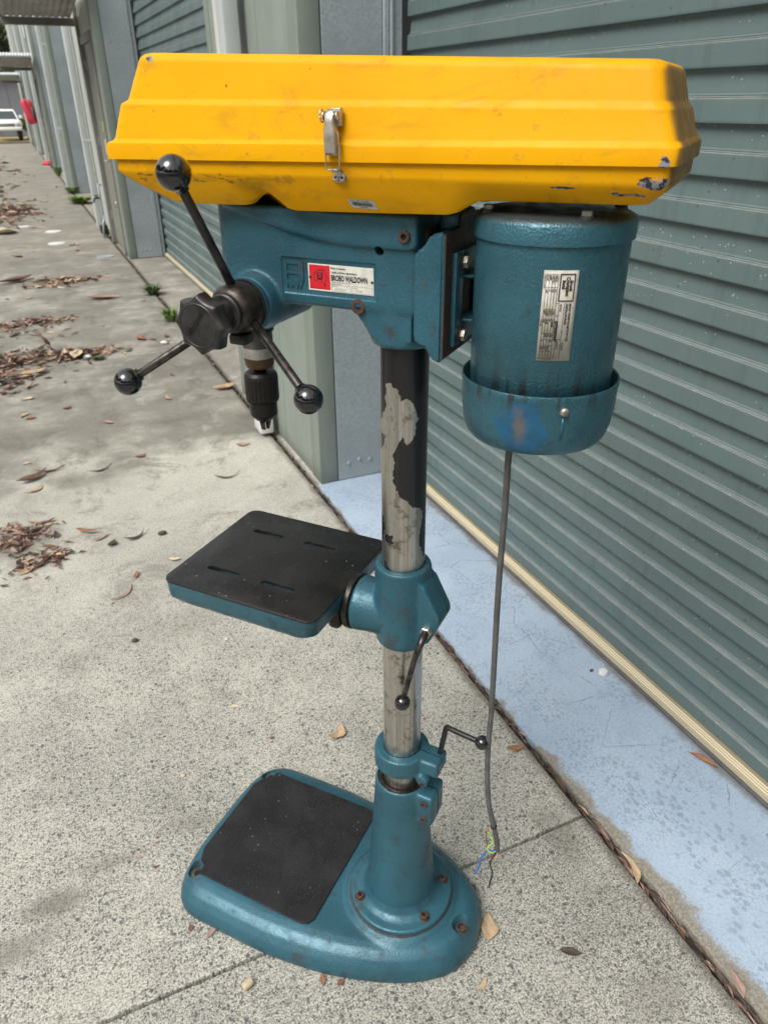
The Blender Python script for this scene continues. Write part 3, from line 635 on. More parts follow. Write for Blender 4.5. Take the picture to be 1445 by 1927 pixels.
def leaf_m(name, a, b):
    k = NM(name, .6); i = k.n('ShaderNodeObjectInfo'); g = k.n('ShaderNodeNewGeometry')
    k.set('Base Color', k.mix(g.outputs['Random Per Island'], a, b)); return k.m
M['leafg'] = leaf_m('eucalypt_leaves', (.05, .075, .028), (.13, .14, .06)); M['leafy'] = leaf_m('yellow_green_leaves', (.14, .17, .03), (.32, .32, .08))
M['bark'] = simple('pale_bark', (.26, .22, .17), .8, 0, .4, 6)
def tree(name, loc, h, rad, nleaf, m, label, cat='tree', sz=.22, z0=.35):
    t = empty(name, loc); tag(t, label, cat, 'trees behind the end building' if cat == 'tree' else None); rr = random.Random(int(loc[0]*97+loc[1]*13))
    bm = nb(); tube(bm, smooth_path([(0, 0, 0), (.2, 0, h*.25), (-.1, .1, h*.5), (.1, 0, h*.85)], 4), lambda s: .028*h*(1-.75*s)+.02, 8)
    cl = []
    for i in range(22):
        a, e = rr.uniform(0, 2*PI), rr.uniform(-.4, 1.2); q = rr.uniform(.45, 1)
        c = Vector((math.cos(a)*math.cos(e)*rad*q, math.sin(a)*math.cos(e)*rad*q, h*(z0+.35)+math.sin(e)*h*.32*q)); cl.append((c, rad*rr.uniform(.22, .42)))
        tube(bm, smooth_path([(0, 0, h*rr.uniform(.25, .55)), c*.5+Vector((0, 0, h*.22)), c], 3), lambda s: .008*h*(1-.8*s)+.01, 5)
    obj('trunk', bm, M['bark'], t)
    vs, fs = [], []
    for i in range(nleaf):
        c, r_ = cl[rr.randrange(len(cl))]
        d = Vector((rr.gauss(0, 1), rr.gauss(0, 1), rr.gauss(0, .8))).normalized()*r_*rr.uniform(.3, 1.1)
        p = c+d; n1 = Vector((rr.gauss(0, 1), rr.gauss(0, 1), rr.gauss(0, 1))).normalized(); u = n1.orthogonal().normalized()*sz*rr.uniform(.6, 1.3); v = n1.cross(u)*.4
        b0 = len(vs); vs += [p-u, p-v, p+u, p+v]; fs.append((b0, b0+1, b0+2, b0+3))
    me = bpy.data.meshes.new('crown'); me.from_pydata([tuple(v) for v in vs], [], fs); me.materials.append(m)
    o = bpy.data.objects.new('crown', me); COL.objects.link(o); o.parent = t
tree('gum_tree', (.3, 66, -.05), 13, 4.5, 12000, M['leafg'], 'tall grey green gum tree directly above the shed roof at the lane end')
tree('gum_tree', (1.3, 63.5, -.05), 9.5, 3.0, 14000, M['leafg'], 'lower olive gum tree filling the gap under the first awning', 'tree', .2, .08)
tree('gum_tree', (-9, 63, -.05), 12, 4.5, 7000, M['leafg'], 'broad gum tree left of the tallest one behind the grey shed')
tree('gum_tree', (6.5, 72, -.05), 15, 5, 7000, M['leafg'], 'gum tree partly hidden behind the workshop end, farthest back')
tree('roadside_shrub', (-.75, 49.5, -.05), 2.6, .7, 2600, M['leafy'], 'yellow green shrub left of the white ute', 'shrub', .09, .1)
tree('roadside_shrub', (.98, 47.8, -.05), 1.45, .3, 1600, M['leafy'], 'small bright shrub right of the white ute by the wall end', 'shrub', .07, .1)

# ------------------------------------------------------------------ white ute facing the viewer
M['carwhite'] = simple('white_car_paint', (.80, .80, .76), .3, 0, .05, 2); M['glassd'] = simple('dark_windscreen', (.05, .06, .06), .08, 0, .1, 2)
M['tyre'] = simple('tyre_rubber', (.02, .02, .021), .8); M['lampg'] = simple('headlamp_glass', (.5, .5, .5), .15, .2); M['ochre'] = simple('dry_yellow_ground', (.42, .33, .15), .9, 0, .3, 5)
u = empty('white_ute', (.08, 45.6, 0), 0); u.scale = (.80, .8, .80); tag(u, 'white four wheel drive ute parked facing the camera at the far end', 'car')
bm = nb()
rings = []
for z, x, y0, y1 in ((.62, .82, .0, 4.8), (.72, .90, -.06, 4.9), (.98, .92, -.05, 4.92), (1.12, .88, .05, 4.9), (1.18, .80, .18, 4.86)):
    rings.append([(-x, y0+.16, z), (-x*.7, y0, z), (x*.7, y0, z), (x, y0+.16, z), (x, y1-.1, z), (x*.7, y1, z), (-x*.7, y1, z), (-x, y1-.1, z)])
loft(bm, rings); ub = obj('body', bm, M['carwhite'], u, auto=40)
bm = nb(); loft(bm, [[(-.80, 1.25, 1.19), (.80, 1.25, 1.19), (.82, 3.1, 1.19), (-.82, 3.1, 1.19)], [(-.62, 1.85, 1.68), (.62, 1.85, 1.68), (.64, 2.95, 1.70), (-.64, 2.95, 1.70)], [(-.56, 1.95, 1.73), (.56, 1.95, 1.73), (.58, 2.85, 1.75), (-.58, 2.85, 1.75)]])
obj('cab', bm, M['carwhite'], u, auto=40)
bm = nb(); q = [(-.70, 1.265, 1.225), (.70, 1.265, 1.225), (.56, 1.775, 1.645), (-.56, 1.775, 1.645)]
V = [bm.verts.new((a, b-.03, c)) for a, b, c in q]; V2 = [bm.verts.new((a, b, c)) for a, b, c in q]; bm.faces.new(V)
for i in range(4): bm.faces.new((V[i], V2[i], V2[(i+1) % 4], V[(i+1) % 4]))
obj('windscreen', bm, M['glassd'], u, smooth=False)
for s_ in (-1, 1):
    wv = obj('wheel', lathe(nb(), [(0, .26), (.02, .43), (.06, .46), (.22, .46), (.26, .43), (.27, .26)], 28, (s_*.70-.135, .55, .46), (1, 0, 0)), M['tyre'], u); obj('rim', lathe(nb(), [(0, .25), (.01, .2), (.03, .06)], 20, (s_*.72+s_*.137, .75, .40), (s_, 0, 0)), M['zinc'], wv)
    wv = obj('wheel', lathe(nb(), [(0, .26), (.02, .37), (.06, .40), (.22, .40), (.26, .37), (.27, .26)], 28, (s_*.72-.135, 3.9, .40), (1, 0, 0)), M['tyre'], u)
    obj('headlight', B(s_*.56, s_*.82, -.075, -.02, .84, 1.0, .02, 2), M['lampg'], u); obj('mirror', B(s_*.86, s_*1.04, 1.35, 1.45, 1.22, 1.40, .03, 2), M['carwhite'], u)
obj('grille', B(-.5, .5, -.075, -.04, .80, .98, .01, 1), M['frame'], u); obj('bumper', B(-.86, .86, -.16, -.05, .58, .76, .04, 2), M['carwhite'], u)
yp = obj('verge', B(-3.5, 1.9, 44.6, 52, -.048, -.03), M['ochre'], None, smooth=False); tag(yp, kind='structure')
# red coat bag on the wall
rb = empty('red_hanging_bag', (.93, 31.4, 1.02)); rb.scale = (.8, .8, .74); tag(rb, 'bright red fabric bag hanging on the wall far down the row', 'bag')
def redm():
    k = NM('red_fabric', .7); k.set('Base Color', k.mix(k.noise(8, 3), (.42, .02, .045), (.6, .05, .08))); return k.m
M['redf'] = redm(); bm = nb(); rings = []
for z, a, b, dx in ((0, .13, .05, -.02), (.05, .20, .09, -.02), (.3, .215, .11, -.05), (.62, .225, .11, -.10), (.84, .22, .10, -.13), (.93, .16, .08, -.13), (.96, .07, .04, -.12)):
    rings.append([((a+.018*math.sin(3*t+z*4)+.012*math.sin(9*t+z*9))*math.cos(t)+dx, (b+.03*math.sin(5*t+z*6))*math.sin(t), z+.03*math.sin(2*t+1)) for t in [2*PI*i/36 for i in range(36)]])
loft(bm, rings); obj('bag_body', bm, M['redf'], rb); obj('hook_plate', B(.02, .10, -.12, .3, .2, .66, .01, 1), M['darkgreen'], rb)
rc = obj('red_cloth', lathe(nb(), [(0, .12), (.05, .13), (.1, .08), (.12, .02)], 14, (.94, 26.6, 0), (0, 0, 1), lambda a, h: 1+.2*math.sin(3*a)), M['redf']); tag(rc, 'small crumpled red cloth on the ground below the hanging bag', 'cloth')

# gum trees along the open side of the lane (outside the frame; the polished knobs mirror them)
for i, (x, y, h_) in enumerate(((-9, -6, 8), (-10, 0, 10), (-9.5, 6, 9), (-11, 12, 11), (-10, 20, 10), (-5, -10, 8), (1, -11, 8))):
    tree('lane_tree', (x, y, -.05), h_, 3.4, 2600, M['leafg'], 'gum tree on the open side of the lane facing the roller doors', 'tree', .34, .12)
    bpy.data.objects['lane_tree' if i == 0 else 'lane_tree.%03d' % i]['group'] = 'gum trees along the open side of the lane'

# ------------------------------------------------------------------ the pedestal drill (local x = front, y = handle side, z = up)
DR = empty('pedestal_drill', (.4525, .931, 0), R(130))
tag(DR, 'teal pedestal drill press with yellow belt cover, black feed handles and round motor', 'drill press')
# ---- base casting
pairs = [((.490, 0), (.470, 0)), ((.489, .10), (.467, .09)), ((.476, .172), (.452, .142)), ((.436, .214), (.42, .163)), ((.36, .220), (.36, .168)), ((.223, .219), (.223, .168)),
         ((.10, .204), (.10, .150)), ((-.009, .174), (.0, .128)), ((-.099, .132), (-.075, .098)), ((-.160, .078), (-.128, .056)), ((-.182, 0), (-.148, 0))]
full = pairs+[((a[0], -a[1]), (b[0], -b[1])) for a, b in pairs[-2:0:-1]]
def closed(pts, n=6):
    out = []; N_ = len(pts)
    for i in range(N_):
        a, b, c, d = [Vector((*pts[(i+k_) % N_], 0)) for k_ in (-1, 0, 1, 2)]
        for j in range(n):
            t = j/n; out.append(.5*((2*b)+(c-a)*t+(2*a-5*b+4*c-d)*t*t+(3*b-3*c+d-a)*t**3))
    return out
bo, to = closed([p[0] for p in full]), closed([p[1] for p in full])
def ring(t, z): return [(lerp(a.x, b.x, t), lerp(a.y, b.y, t), z) for a, b in zip(bo, to)]
bm = nb(); loft(bm, [ring(0.06, 0), ring(0, .006), ring(.0, .022), ring(.14, .038), ring(.38, .052), ring(.68, .062), ring(1., .0665), ring(1.15, .0672)])
bm2 = nb(); lathe(bm2, [(0.03, .135), (.066, .128), (.074, .118), (.078, .112)], 64, (0, 0, 0)); me_ = bpy.data.meshes.new('x'); bm2.to_mesh(me_); bm2.free(); bm.from_mesh(me_); bpy.data.meshes.remove(me_)
base = cast('base', bm, teal('teal_hammered_paint_base', rust=.55, dirt_pts=(((.445, .150, .066), .03), ((-.155, .02, .06), .026), ((.14, .21, .03), .022), ((-.165, .06, .02), .02))), DR, .0033, 8)
cb = nb()
for x, y in ((.447, .150), (.447, -.155), (-.148, .012)): lathe(cb, [(.0495, .0135), (.052, .0150), (.062, .0185), (.075, .026), (.12, .03)], 28, (x, y, 0), rf=lambda a, h: 1+.12*math.cos(2*a+.6))
cut(base, cb)
for x, y in ((.449, .152), (.449, -.153), (-.150, .012)):
    obj('pocket_floor', lathe(nb(), [(.0496, .0128), (.0499, .0126)], 24, (x-.002*(1 if x > 0 else -1), y-.002*(1 if y > 0 else -1 if y < -.1 else 1), 0)), M['pocket'], base)
    obj('anchor_hole', lathe(nb(), [(0, .0), (.0004, .0075)], 20, (x-.004*(1 if x > 0 else -1), y-.002, .0503), (0, 0, 1), cap=False), M['darkhole'], base, smooth=False)
obj('anchor_screw', lathe(nb(), [(0, .007), (.004, .007), (.0045, .003)], 16, (-.152, .014, .051), (0, 0, 1)), M['rust'], base, auto=35)
pl = [(.461, .100), (.449, .128), (.432, .138), (.430, .158), (.165, .161), (.148, .156), (.139, .141), (.139, -.145), (.150, -.160), (.165, -.163), (.428, -.163), (.431, -.142), (.450, -.132), (.461, -.105)]
bm = nb(); prism(bm, pl, .0672, .0712, 'xy'); bmesh.ops.bevel(bm, geom=[e for e in bm.edges if abs(e.verts[0].co.z-e.verts[1].co.z) < 1e-6], offset=.0007, segments=1, affect='EDGES')
obj('work_plate', bm, M['baseplate'], DR, auto=25)
# ---- post: flange and tapered stem
bm = nb(); lathe(bm, [(.078, .111), (.089, .111), (.0915, .1085), (.094, .092), (.101, .080), (.116, .0735), (.20, .0665), (.33, .0575), (.425, .0525), (.434, .0505)], 96)
box(bm, -.078, -.03, -.031, .031, .352, .430, .006, 3)
post = cast('post', bm, teal('teal_hammered_paint_post', rust=.45, dirt_pts=(((.02, .06, .37), .012), ((.03, .07, .17), .016), ((.06, .09, .10), .014))), DR, .0026, 5)
cb = nb(); cyl(cb, (0, 0, .415), (0, 0, .5), .0475, 64); cut(post, cb); cut(post, B(-.12, -.04, -.0020, .0020, .335, .5))
obj('flange_seam', lathe(nb(), [(.0775, .1095), (.0785, .1125), (.0795, .1125), (.0805, .1095)], 96), M['rust'], post)
lathe_ = nb(); lathe(lathe_, [(.416, .0360), (.430, .0358), (.431, .0385), (.431, .0460), (.429, .0472), (.416, .0472)], 64, cap=False); obj('bore_ring', lathe_, M['darksteel'], post)
for x, y in ((.066, .067), (-.079, -.047), (-.076, .050), (.066, -.067)): 
    screw('flange_bolt', (x, y, .092), (0, 0, 1), .0088, .012, M['rust'], post); obj('washer', lathe(nb(), [(0, .0125), (.002, .0125)], 24, (x, y, .0915)), M['rust'], post)
for z in (.413, .370): screw('clamp_bolt', (-.061, .0285, z), (0, 1, 0), .0078, .006, M['rust'], post)
# ---- column with worn paint
PAT = [  # bare patches: (u across the visible side -1..1, z)
 [(-.78, 1.246), (-.61, 1.254), (-.40, 1.248), (-.22, 1.240), (-.20, 1.228), (.05, 1.231), (.28, 1.224), (.50, 1.212), (.60, 1.198), (.50, 1.182), (.30, 1.163), (.12, 1.160), (-.04, 1.170), (-.26, 1.160), (-.40, 1.140), (-.44, 1.118), (-.42, 1.102), (-.30, 1.082), (-.18, 1.072), (.10, 1.066), (.36, 1.060), (.42, 1.050), (.74, 1.044), (.84, 1.030), (.74, 1.012), (.66, .994), (.80, .975), (.95, .955), (1.3, .945), (1.3, .40), (-1.3, .40), (-1.3, 1.17), (-1.02, 1.178), (-.90, 1.196), (-.78, 1.215)]]
HOLES = [[(-.8, 1.003), (-.5, 1.0), (-.42, .992), (-.55, .986), (-.82, .99)], [(-.9, .948), (-.75, .948), (-.6, .938), (-.3, .932), (-.42, .926), (-.75, .932), (-.92, .940)], [(-1.1, 1.17), (-.88, 1.165), (-.84, 1.150), (-.94, 1.140), (-1.1, 1.145)], [(-1.1, 1.03), (-.92, 1.03), (-.88, 1.0), (-.95, .985), (-1.1, .99)]]
def inside(p, poly):
    c = False; x, y = p
    for (x1, y1), (x2, y2) in zip(poly, poly[1:]+poly[:1]):
        if (y1 > y) != (y2 > y) and x < (x2-x1)*(y-y1)/(y2-y1)+x1: c = not c
    return c
bm = nb(); RC = .0352; na, nz = 128, 430; z0, z1 = .40, 1.31; rows = []
for j in range(nz+1):
    z = z0+(z1-z0)*j/nz; rows.append([bm.verts.new((RC*math.cos(2*PI*i/na), RC*math.sin(2*PI*i/na), z)) for i in range(na)])
for a, b in zip(rows, rows[1:]):
    for i in range(na): bm.faces.new((a[i], a[(i+1) % na], b[(i+1) % na], b[i]))
col_ = obj('column', bm, M['column'], DR)
vd = Vector((-.41, .94, 0)).normalized(); vr = Vector((0, 0, 1)).cross(vd)      # outward side that shows the wear, and its right hand
at = col_.data.attributes.new('paint', 'FLOAT', 'POINT')
for i, v in enumerate(col_.data.vertices):
    nrm = Vector((v.co.x, v.co.y, 0)).normalized(); uu = nrm.dot(vr); fr = nrm.dot(vd)
    q = mnoise.noise(v.co*60)*.09; q2 = mnoise.noise(v.co*140)*.05; zz = v.co.z+mnoise.noise(v.co*70+Vector((9, 3, 1)))*.006
    if fr < 0: uu = 2.0-uu if uu > 0 else -2.0-uu; uu = max(-1.25, min(1.25, uu))
    p = (uu+q+q2, zz); bare = any(inside(p, g) for g in PAT) and not any(inside(p, g) for g in HOLES)
    at.data[i].value = 0. if bare else 1.
# ---- lower depth collar
bm = nb(); lathe(bm, [(.476, .0500), (.480, .0530), (.513, .0530), (.518, .0500)], 64); box(bm, -.084, -.03, -.027, .024, .482, .516, .006, 3)
prism(bm, [(-.052, .484), (-.066, .476), (-.064, .459), (-.055, .454), (-.046, .460), (-.036, .482)], .016, .031)
cl = cast('depth_collar', bm, M['teal'], DR, .0024, 3); cut(cl, cyl(nb(), (0, 0, .44), (0, 0, .55), .0362, 64)); cut(cl, B(-.12, -.034, -.003, -.0006, .44, .55))
screw('collar_screw', (-.0555, .031, .466), (0, 1, 0), .0055, .002, M['rust'], cl)
lv = obj('lock_lever', tube(nb(), smooth_path([(-.073, -.012, .508), (-.076, -.012, .530), (-.081, -.010, .562), (-.085, -.01, .587), (-.094, -.004, .594), (-.125, .0, .594), (-.154, .002, .593)], 6), .0052, 12), M['blackp'], cl)
obj('lever_knob', ball(nb(), (-.158, .002, .593), .0132), M['bakelite'], lv)
# ---- table bracket
bm = nb(); lathe(bm, [(.778, .044), (.784, .0465), (.86, .048), (.928, .0475), (.935, .0455)], 64)
lathe(bm, [(.02, .045), (.058, .047), (.078, .050), (.083, .048)], 48, (0, 0, .828), (1, 0, 0))
prism(bm, [(-.03, .926), (-.050, .910), (-.076, .858), (-.078, .846), (-.058, .800), (-.03, .785)], -.028, .028)
tb = cast('table_bracket', bm, teal('teal_hammered_paint_bracket', rust=.6, dirt_pts=(((-.02, .05, .86), .022), ((.005, .05, .80), .02))), DR, .0026, 7)
cut(tb, cyl(nb(), (0, 0, .70), (0, 0, .99), .0362, 64)); cut(tb, B(-.13, -.033, -.0125, -.0102, .70, .99))
nu = obj('clamp_nut', hexa(nb(), (-.056, .028, .828), (0, 1, 0), .0105, .008), M['zinc'], tb, auto=35)
lv = obj('clamp_lever', tube(nb(), smooth_path([(-.056, .034, .828), (-.057, .050, .825), (-.055, .059, .812), (-.048, .061, .786), (-.030, .061, .700)], 6), lambda t: .0068-.002*t, 14), M['rodsteel'], tb)
obj('lever_knob', ball(nb(), (-.0275, .061, .687), .0142), M['bakelite'], lv)
sc_ = obj('index_collar', lathe(nb(), [(.084, .048), (.0855, .0505), (.094, .0505), (.096, .048), (.0985, .044), (.101, .0425)], 64, (0, 0, .828), (1, 0, 0)), M['darksteel'], tb, auto=40)
# ---- table
def rrect(x0, x1, y0, y1, r, n=8):
    out = []
    for cx, cy, a0 in ((x1-r, y1-r, 0), (x0+r, y1-r, 90), (x0+r, y0+r, 180), (x1-r, y0+r, 270)):
        out += [(cx+r*math.cos(R(a0+90*i/n)), cy+r*math.sin(R(a0+90*i/n))) for i in range(n+1)]
    return out
def rr3(a, z): return [(x, y, z) for x, y in rrect(*a)]
bm = nb(); loft(bm, [rr3((.118, .372, -.11, .11, .02), .822), rr3((.110, .390, -.132, .132, .024), .826), rr3((.097, .399, -.1395, .1395, .020), .838), rr3((.0945, .4005, -.1405, .1405, .020), .8670)])
tbl = obj('table', bm, M['teal'], DR, auto=35)
bm = nb(); box(bm, .099, .125, -.05, .05, .79, .834, .01, 3); lathe(bm, [(.106, .040), (.15, .034), (.26, .022)], 32, (0, 0, .828), (1, 0, 0)); obj('pivot_boss', bm, M['darksteel'], tbl, auto=40)
pr_ = [(x, y) for x, y in rrect(.094, .401, -.141, .141, .020)]
bm = nb(); prism(bm, pr_, .8672, .8712, 'xy'); bmesh.ops.bevel(bm, geom=[e for e in bm.edges if abs(e.verts[0].co.z-e.verts[1].co.z) < 1e-6], offset=.0005, segments=1, affect='EDGES')
tt = obj('table_top', bm, M['tableplate'], tbl, auto=25)
SL = [(.281, .349, -.069), (.168, .236, -.071), (.281, .350, .074), (.168, .236, .074)]
cb = nb()
for a, b, y in SL: prism(cb, rrect(a, b, y-.0055, y+.0055, .0054, 6), .835, .89, 'xy')
cut(tt, cb)
cb = nb(); box(cb, .15, .37, -.100, -.045, .80, .8640); cut(tbl, cb); cb = nb(); box(cb, .15, .37, .045, .105, .80, .8640); cut(tbl, cb)
cb = nb()
for a, b, y in SL: prism(cb, rrect(a-.004, b+.004, y-.0115, y+.0115, .008, 6), .85, .88, 'xy')
cut(tbl, cb)
obj('centre_mark', lathe(nb(), [(0, .0028), (.0002, .0028)], 16, (.262, .0, .8713)), M['rodsteel'], tbl, smooth=False)
# ---- head casting
bm = nb()
box(bm, -.040, .235, -.050, .050, 1.350, 1.474, .010, 4)
lathe(bm, [(1.326, .040), (1.340, .050), (1.474, .050), (1.480, .046)], 48, (.238, 0, 0))
lathe(bm, [(1.303, .045), (1.309, .049), (1.40, .049)], 64)
prism(bm, [(.070, 1.36), (.052, 1.346), (.040, 1.330), (.030, 1.315), (-.03, 1.315), (-.03, 1.36)], -.046, .046)
lathe(bm, [(-.058, .040), (.05, .041), (.070, .038), (.074, .036)], 48, (.210, 0, 1.351), (0, 1, 0))
lathe(bm, [(1.298, .030), (1.30, .033), (1.36, .036)], 48, (.252, 0, 0))
prism(bm, [(.262, 1.480), (.235, 1.474), (.200, 1.462), (.150, 1.449), (.100, 1.440), (.050, 1.436), (-.030, 1.436), (-.040, 1.440), (-.040, 1.478), (.12, 1.480)], -.0565, .0565)
head = cast('head', bm, M['teal_head'], DR, .0027, 9)
cut(head, B(.0185, .1655, .0478, .08, 1.3655, 1.4165, .003, 2)); cut(head, cyl(nb(), (.014, .03, 1.433), (.014, .09, 1.433), .0062, 20))
obj('oil_hole', lathe(nb(), [(0, .006), (.0003, .006)], 20, (.014, .0325, 1.433), (0, 1, 0)), M['darkhole'], head, smooth=False)
screw('head_screw', (.0475, .0478, 1.358), (0, 1, 0), .0105, .003, M['rust'], head)
screw('head_screw', (-.024, .054, 1.453), (0, 1, 0), .0078, .007, M['rust'], head)
# raised maker's monogram cast beside the plate
mg = nb(); Y0, Y1 = .0474, .0494
def mono(bm, cx, cz, s, y0, y1, out=True):
    """block monogram: a B standing in a W"""
    P = lambda a, b: (cx-a*s, cz+b*s)
    prism(bm, [P(*q) for q in ((-.5, .55), (-.28, .55), (-.28, -.55), (-.5, -.22))], y0, y1)
    prism(bm, [P(*q) for q in ((.28, .55), (.5, .55), (.5, -.22), (.28, -.55))], y0, y1)
    for z_ in (.55, .14, -.20): prism(bm, [P(-.28, z_), P(.28, z_), P(.28, z_-.12), P(-.28, z_-.12)], y0, y1)
    prism(bm, [P(-.5, -.22), P(-.28, -.30), P(-.28, -.55), P(-.36, -.55)], y0, y1+.00005); prism(bm, [P(.5, -.22), P(.28, -.30), P(.28, -.55), P(.36, -.55)], y0, y1+.00005)
    prism(bm, [P(-.28, -.32), P(.28, -.32), P(.2, -.55), P(.08, -.55), P(0, -.40), P(-.08, -.55), P(-.2, -.55)], y0, y1)
mono(mg, .1475, 1.3925, .033, Y0, Y1); obj('cast_monogram', mg, M['teal'], head, smooth=False)
# ---- nameplate
npl = obj('nameplate', B(.024, .1235, .0478, .0486, 1.3740, 1.4095, .0002, 1), M['platewhite'], DR, smooth=False)
obj('red_panel', B(.0895, .1215, .0486, .04875, 1.3762, 1.4080), M['red'], npl, smooth=False)
AU = [(-.46, .05), (-.38, .20), (-.18, .30), (-.10, .42), (.0, .36), (.08, .48), (.16, .46), (.14, .32), (.24, .24), (.28, .50), (.34, .42), (.40, .22), (.52, .0), (.50, -.18), (.38, -.38), (.26, -.44), (.14, -.32), (-.02, -.20), (-.22, -.24), (-.36, -.34), (-.44, -.22)]
def outline(poly, s, cx, cz, w_, y):
    bm = nb()
    pts = [(cx-a*s, cz+b*s) for a, b in poly]
    for (a, b), (c, d) in zip(pts, pts[1:]+pts[:1]):
        L = math.hypot(c-a, d-b) or 1; nx_, nz_ = -(d-b)/L*w_, (c-a)/L*w_
        vv = [bm.verts.new(p) for p in ((a+nx_, y, b+nz_), (c+nx_, y, d+nz_), (c-nx_, y, d-nz_), (a-nx_, y, b-nz_))]; bm.faces.new(vv)
    return bm
obj('map_outline', outline(AU, .0205, .1050, 1.3935, .00034, .0489), M['ink'], npl, smooth=False)
obj('map_outline', outline([(.28, -.50), (.44, -.50), (.38, -.66)], .0205, .1050, 1.3935, .00034, .0489), M['ink'], npl, smooth=False)
mg = nb(); mono(mg, .1053, 1.3935, .0086, .0488, .04895); obj('printed_monogram', mg, M['ink'], npl, smooth=False)
XR, UP = (-1, 0, 0), (0, 0, 1)
def ntext(s, x, z, size, m='ink', sq=1., bold=0, shear=0, name='lettering'): return text_mesh(s, size, M[m], npl, (x, .0486, z), XR, UP, name, sq, shear, None, .0002, bold)
ntext('Made in Australia', .0878, 1.4042, .0037, sq=.86, bold=.00008); ntext('Quality, precision engineering by', .0878, 1.3990, .0037, sq=.80, bold=.00008)
ntext('BROBO WALDOWN', .0880, 1.3893, .0104, sq=.575, bold=.00042)
ntext('198 Argus Street, Cheltenham, Vic. 3192', .0878, 1.3866, .0021, sq=.85); ntext('Phone (03) 584 9811', .0878, 1.3842, .0021, sq=.85)
for a, b, t, v in ((.0872, .0585, 'Model No.', '3M MAX'), (.0562, .0262, 'Serial No.', '17198')):
    obj('plate_box', outline([(0, 0), (1, 0), (1, .30), (0, .30)], a-b, a, 1.3750, .00013, .0488), M['ink'], npl, smooth=False)
    ntext(t, a-.001, 1.3812, .0020, sq=.9); ntext(v, a-.004, 1.3762, .0052, 'greyink', sq=.9)
ntext('THE MARK THAT MEANS ACCURACY', .1208, 1.3768, .0019, sq=.82)
for x in (.1205, .0262): obj('plate_rivet', lathe(nb(), [(0, .0019), (.0008, .0015), (.001, .0006)], 16, (x, .0487, 1.3915), (0, 1, 0)), M['darksteel'], npl)
# ---- quill and chuck
QX = .2515
qu = obj('quill', lathe(nb(), [(1.30, .0235), (1.268, .0235), (1.267, .0240), (1.250, .0240), (1.238, .0228), (1.234, .0205)], 48, (QX, 0, 0)), M['quill'], DR, auto=35)
obj('depth_ring', lathe(nb(), [(1.300, .0265), (1.292, .0265)], 48, (QX, 0, 0)), M['darksteel'], qu, auto=35)
obj('spindle', lathe(nb(), [(1.236, .0125), (1.230, .0095), (1.224, .0105)], 32, (QX, 0, 0)), M['darksteel'], qu)
fl = lambda a, h: 1-.028*(abs(math.sin(a*12)) < .30) if 1.181 < h < 1.2185 else 1
ch = obj('chuck', lathe(nb(), [(1.2265, .013), (1.2262, .0215), (1.2235, .0248), (1.221, .0262), (1.2185, .0262), (1.2180, .0268), (1.1812, .0268), (1.1805, .0260), (1.1790, .0245)], 192, (QX, 0, 0), rf=fl), M['chuck'], DR, auto=28)
obj('chuck_sleeve', lathe(nb(), [(1.1792, .0242), (1.178, .0222), (1.1560, .0222), (1.1530, .0210), (1.1450, .0140), (1.1440, .0105)], 48, (QX, 0, 0)), M['chuck'], ch, auto=35)
bm = nb()
for i in range(36):
    a = 2*PI*i/36; cyl(bm, (QX+.0243*math.cos(a), .0243*math.sin(a), 1.1772), (QX+.0243*math.cos(a), .0243*math.sin(a), 1.1800), .0010, 6)
g_ = obj('key_teeth', bm, M['darkhole'], ch, smooth=False)
ka = math.atan2(.9, -.55)
obj('key_hole', cyl(nb(), (QX+.0222*math.cos(ka), .0222*math.sin(ka), 1.1685), (QX+.0226*math.cos(ka), .0226*math.sin(ka), 1.1685), .0034, 16), M['darkhole'], ch, smooth=False)
for i in range(3):
    a = R(100+120*i); c_, s_ = math.cos(a), math.sin(a)
    bm = nb(); rings = []
    for z, ri, ro, hw in ((1.1415, .0012, .0098, .0046), (1.133, .0012, .0078, .0042), (1.1275, .0014, .0062, .0036)):
        rings.append([(QX+c_*ri-s_*.0011, s_*ri+c_*.0011, z), (QX+c_*ri+s_*.0011, s_*ri-c_*.0011, z), (QX+c_*ro+s_*hw, s_*ro-c_*hw, z), (QX+c_*ro-s_*hw, s_*ro+c_*hw, z)])
    loft(bm, rings); bmesh.ops.recalc_face_normals(bm, faces=bm.faces); obj('jaw', bm, M['rodsteel'], ch, smooth=False)
# ---- feed hub, three arms and locking knob (axis along y)
AX, AZ = .210, 1.351
def L_(prof, m, name, par, seg=64, rf=None, auto=35): return obj(name, lathe(nb(), prof, seg, (AX, 0, AZ), (0, 1, 0), rf), M[m], par, auto=auto)
hub = L_([(.084, .0300), (.086, .0345), (.112, .0345), (.121, .0290), (.124, .0225)], 'darksteel', 'feed_hub', DR)
L_([(.072, .0360), (.0795, .0368), (.0805, .0372)], 'teal', 'boss_ring', hub); L_([(.0803, .0362), (.0845, .0362)], 'black_knob', 'graduated_ring', hub, 192, lambda a, h: 1-.02*(math.sin(a*60) > .3), 20)
L_([(.122, .0245), (.126, .0260), (.130, .0260), (.132, .0240)], 'black_knob', 'collar', hub); L_([(.131, .0180), (.150, .0175), (.156, .0190), (.165, .0215)], 'black_knob', 'knob_neck', hub)
lob = lambda a, h: 1.05-.15*abs(math.sin(4*a+.2))**.9
kn = obj('lock_knob', lathe(nb(), [(.162, .0310), (.1635, .0362), (.167, .0382), (.180, .0382), (.184, .0368), (.1862, .0335), (.1866, .0280)], 128, (AX, 0, AZ-.0035), (0, 1, 0), lob), M['black_knob'], DR, auto=50)
obj('raised_ring', lathe(nb(), [(.1864, .0290), (.1872, .0284), (.1874, .0276), (.1868, .0270)], 96, (AX, 0, AZ-.0035), (0, 1, 0), cap=False), M['black_knob'], kn)
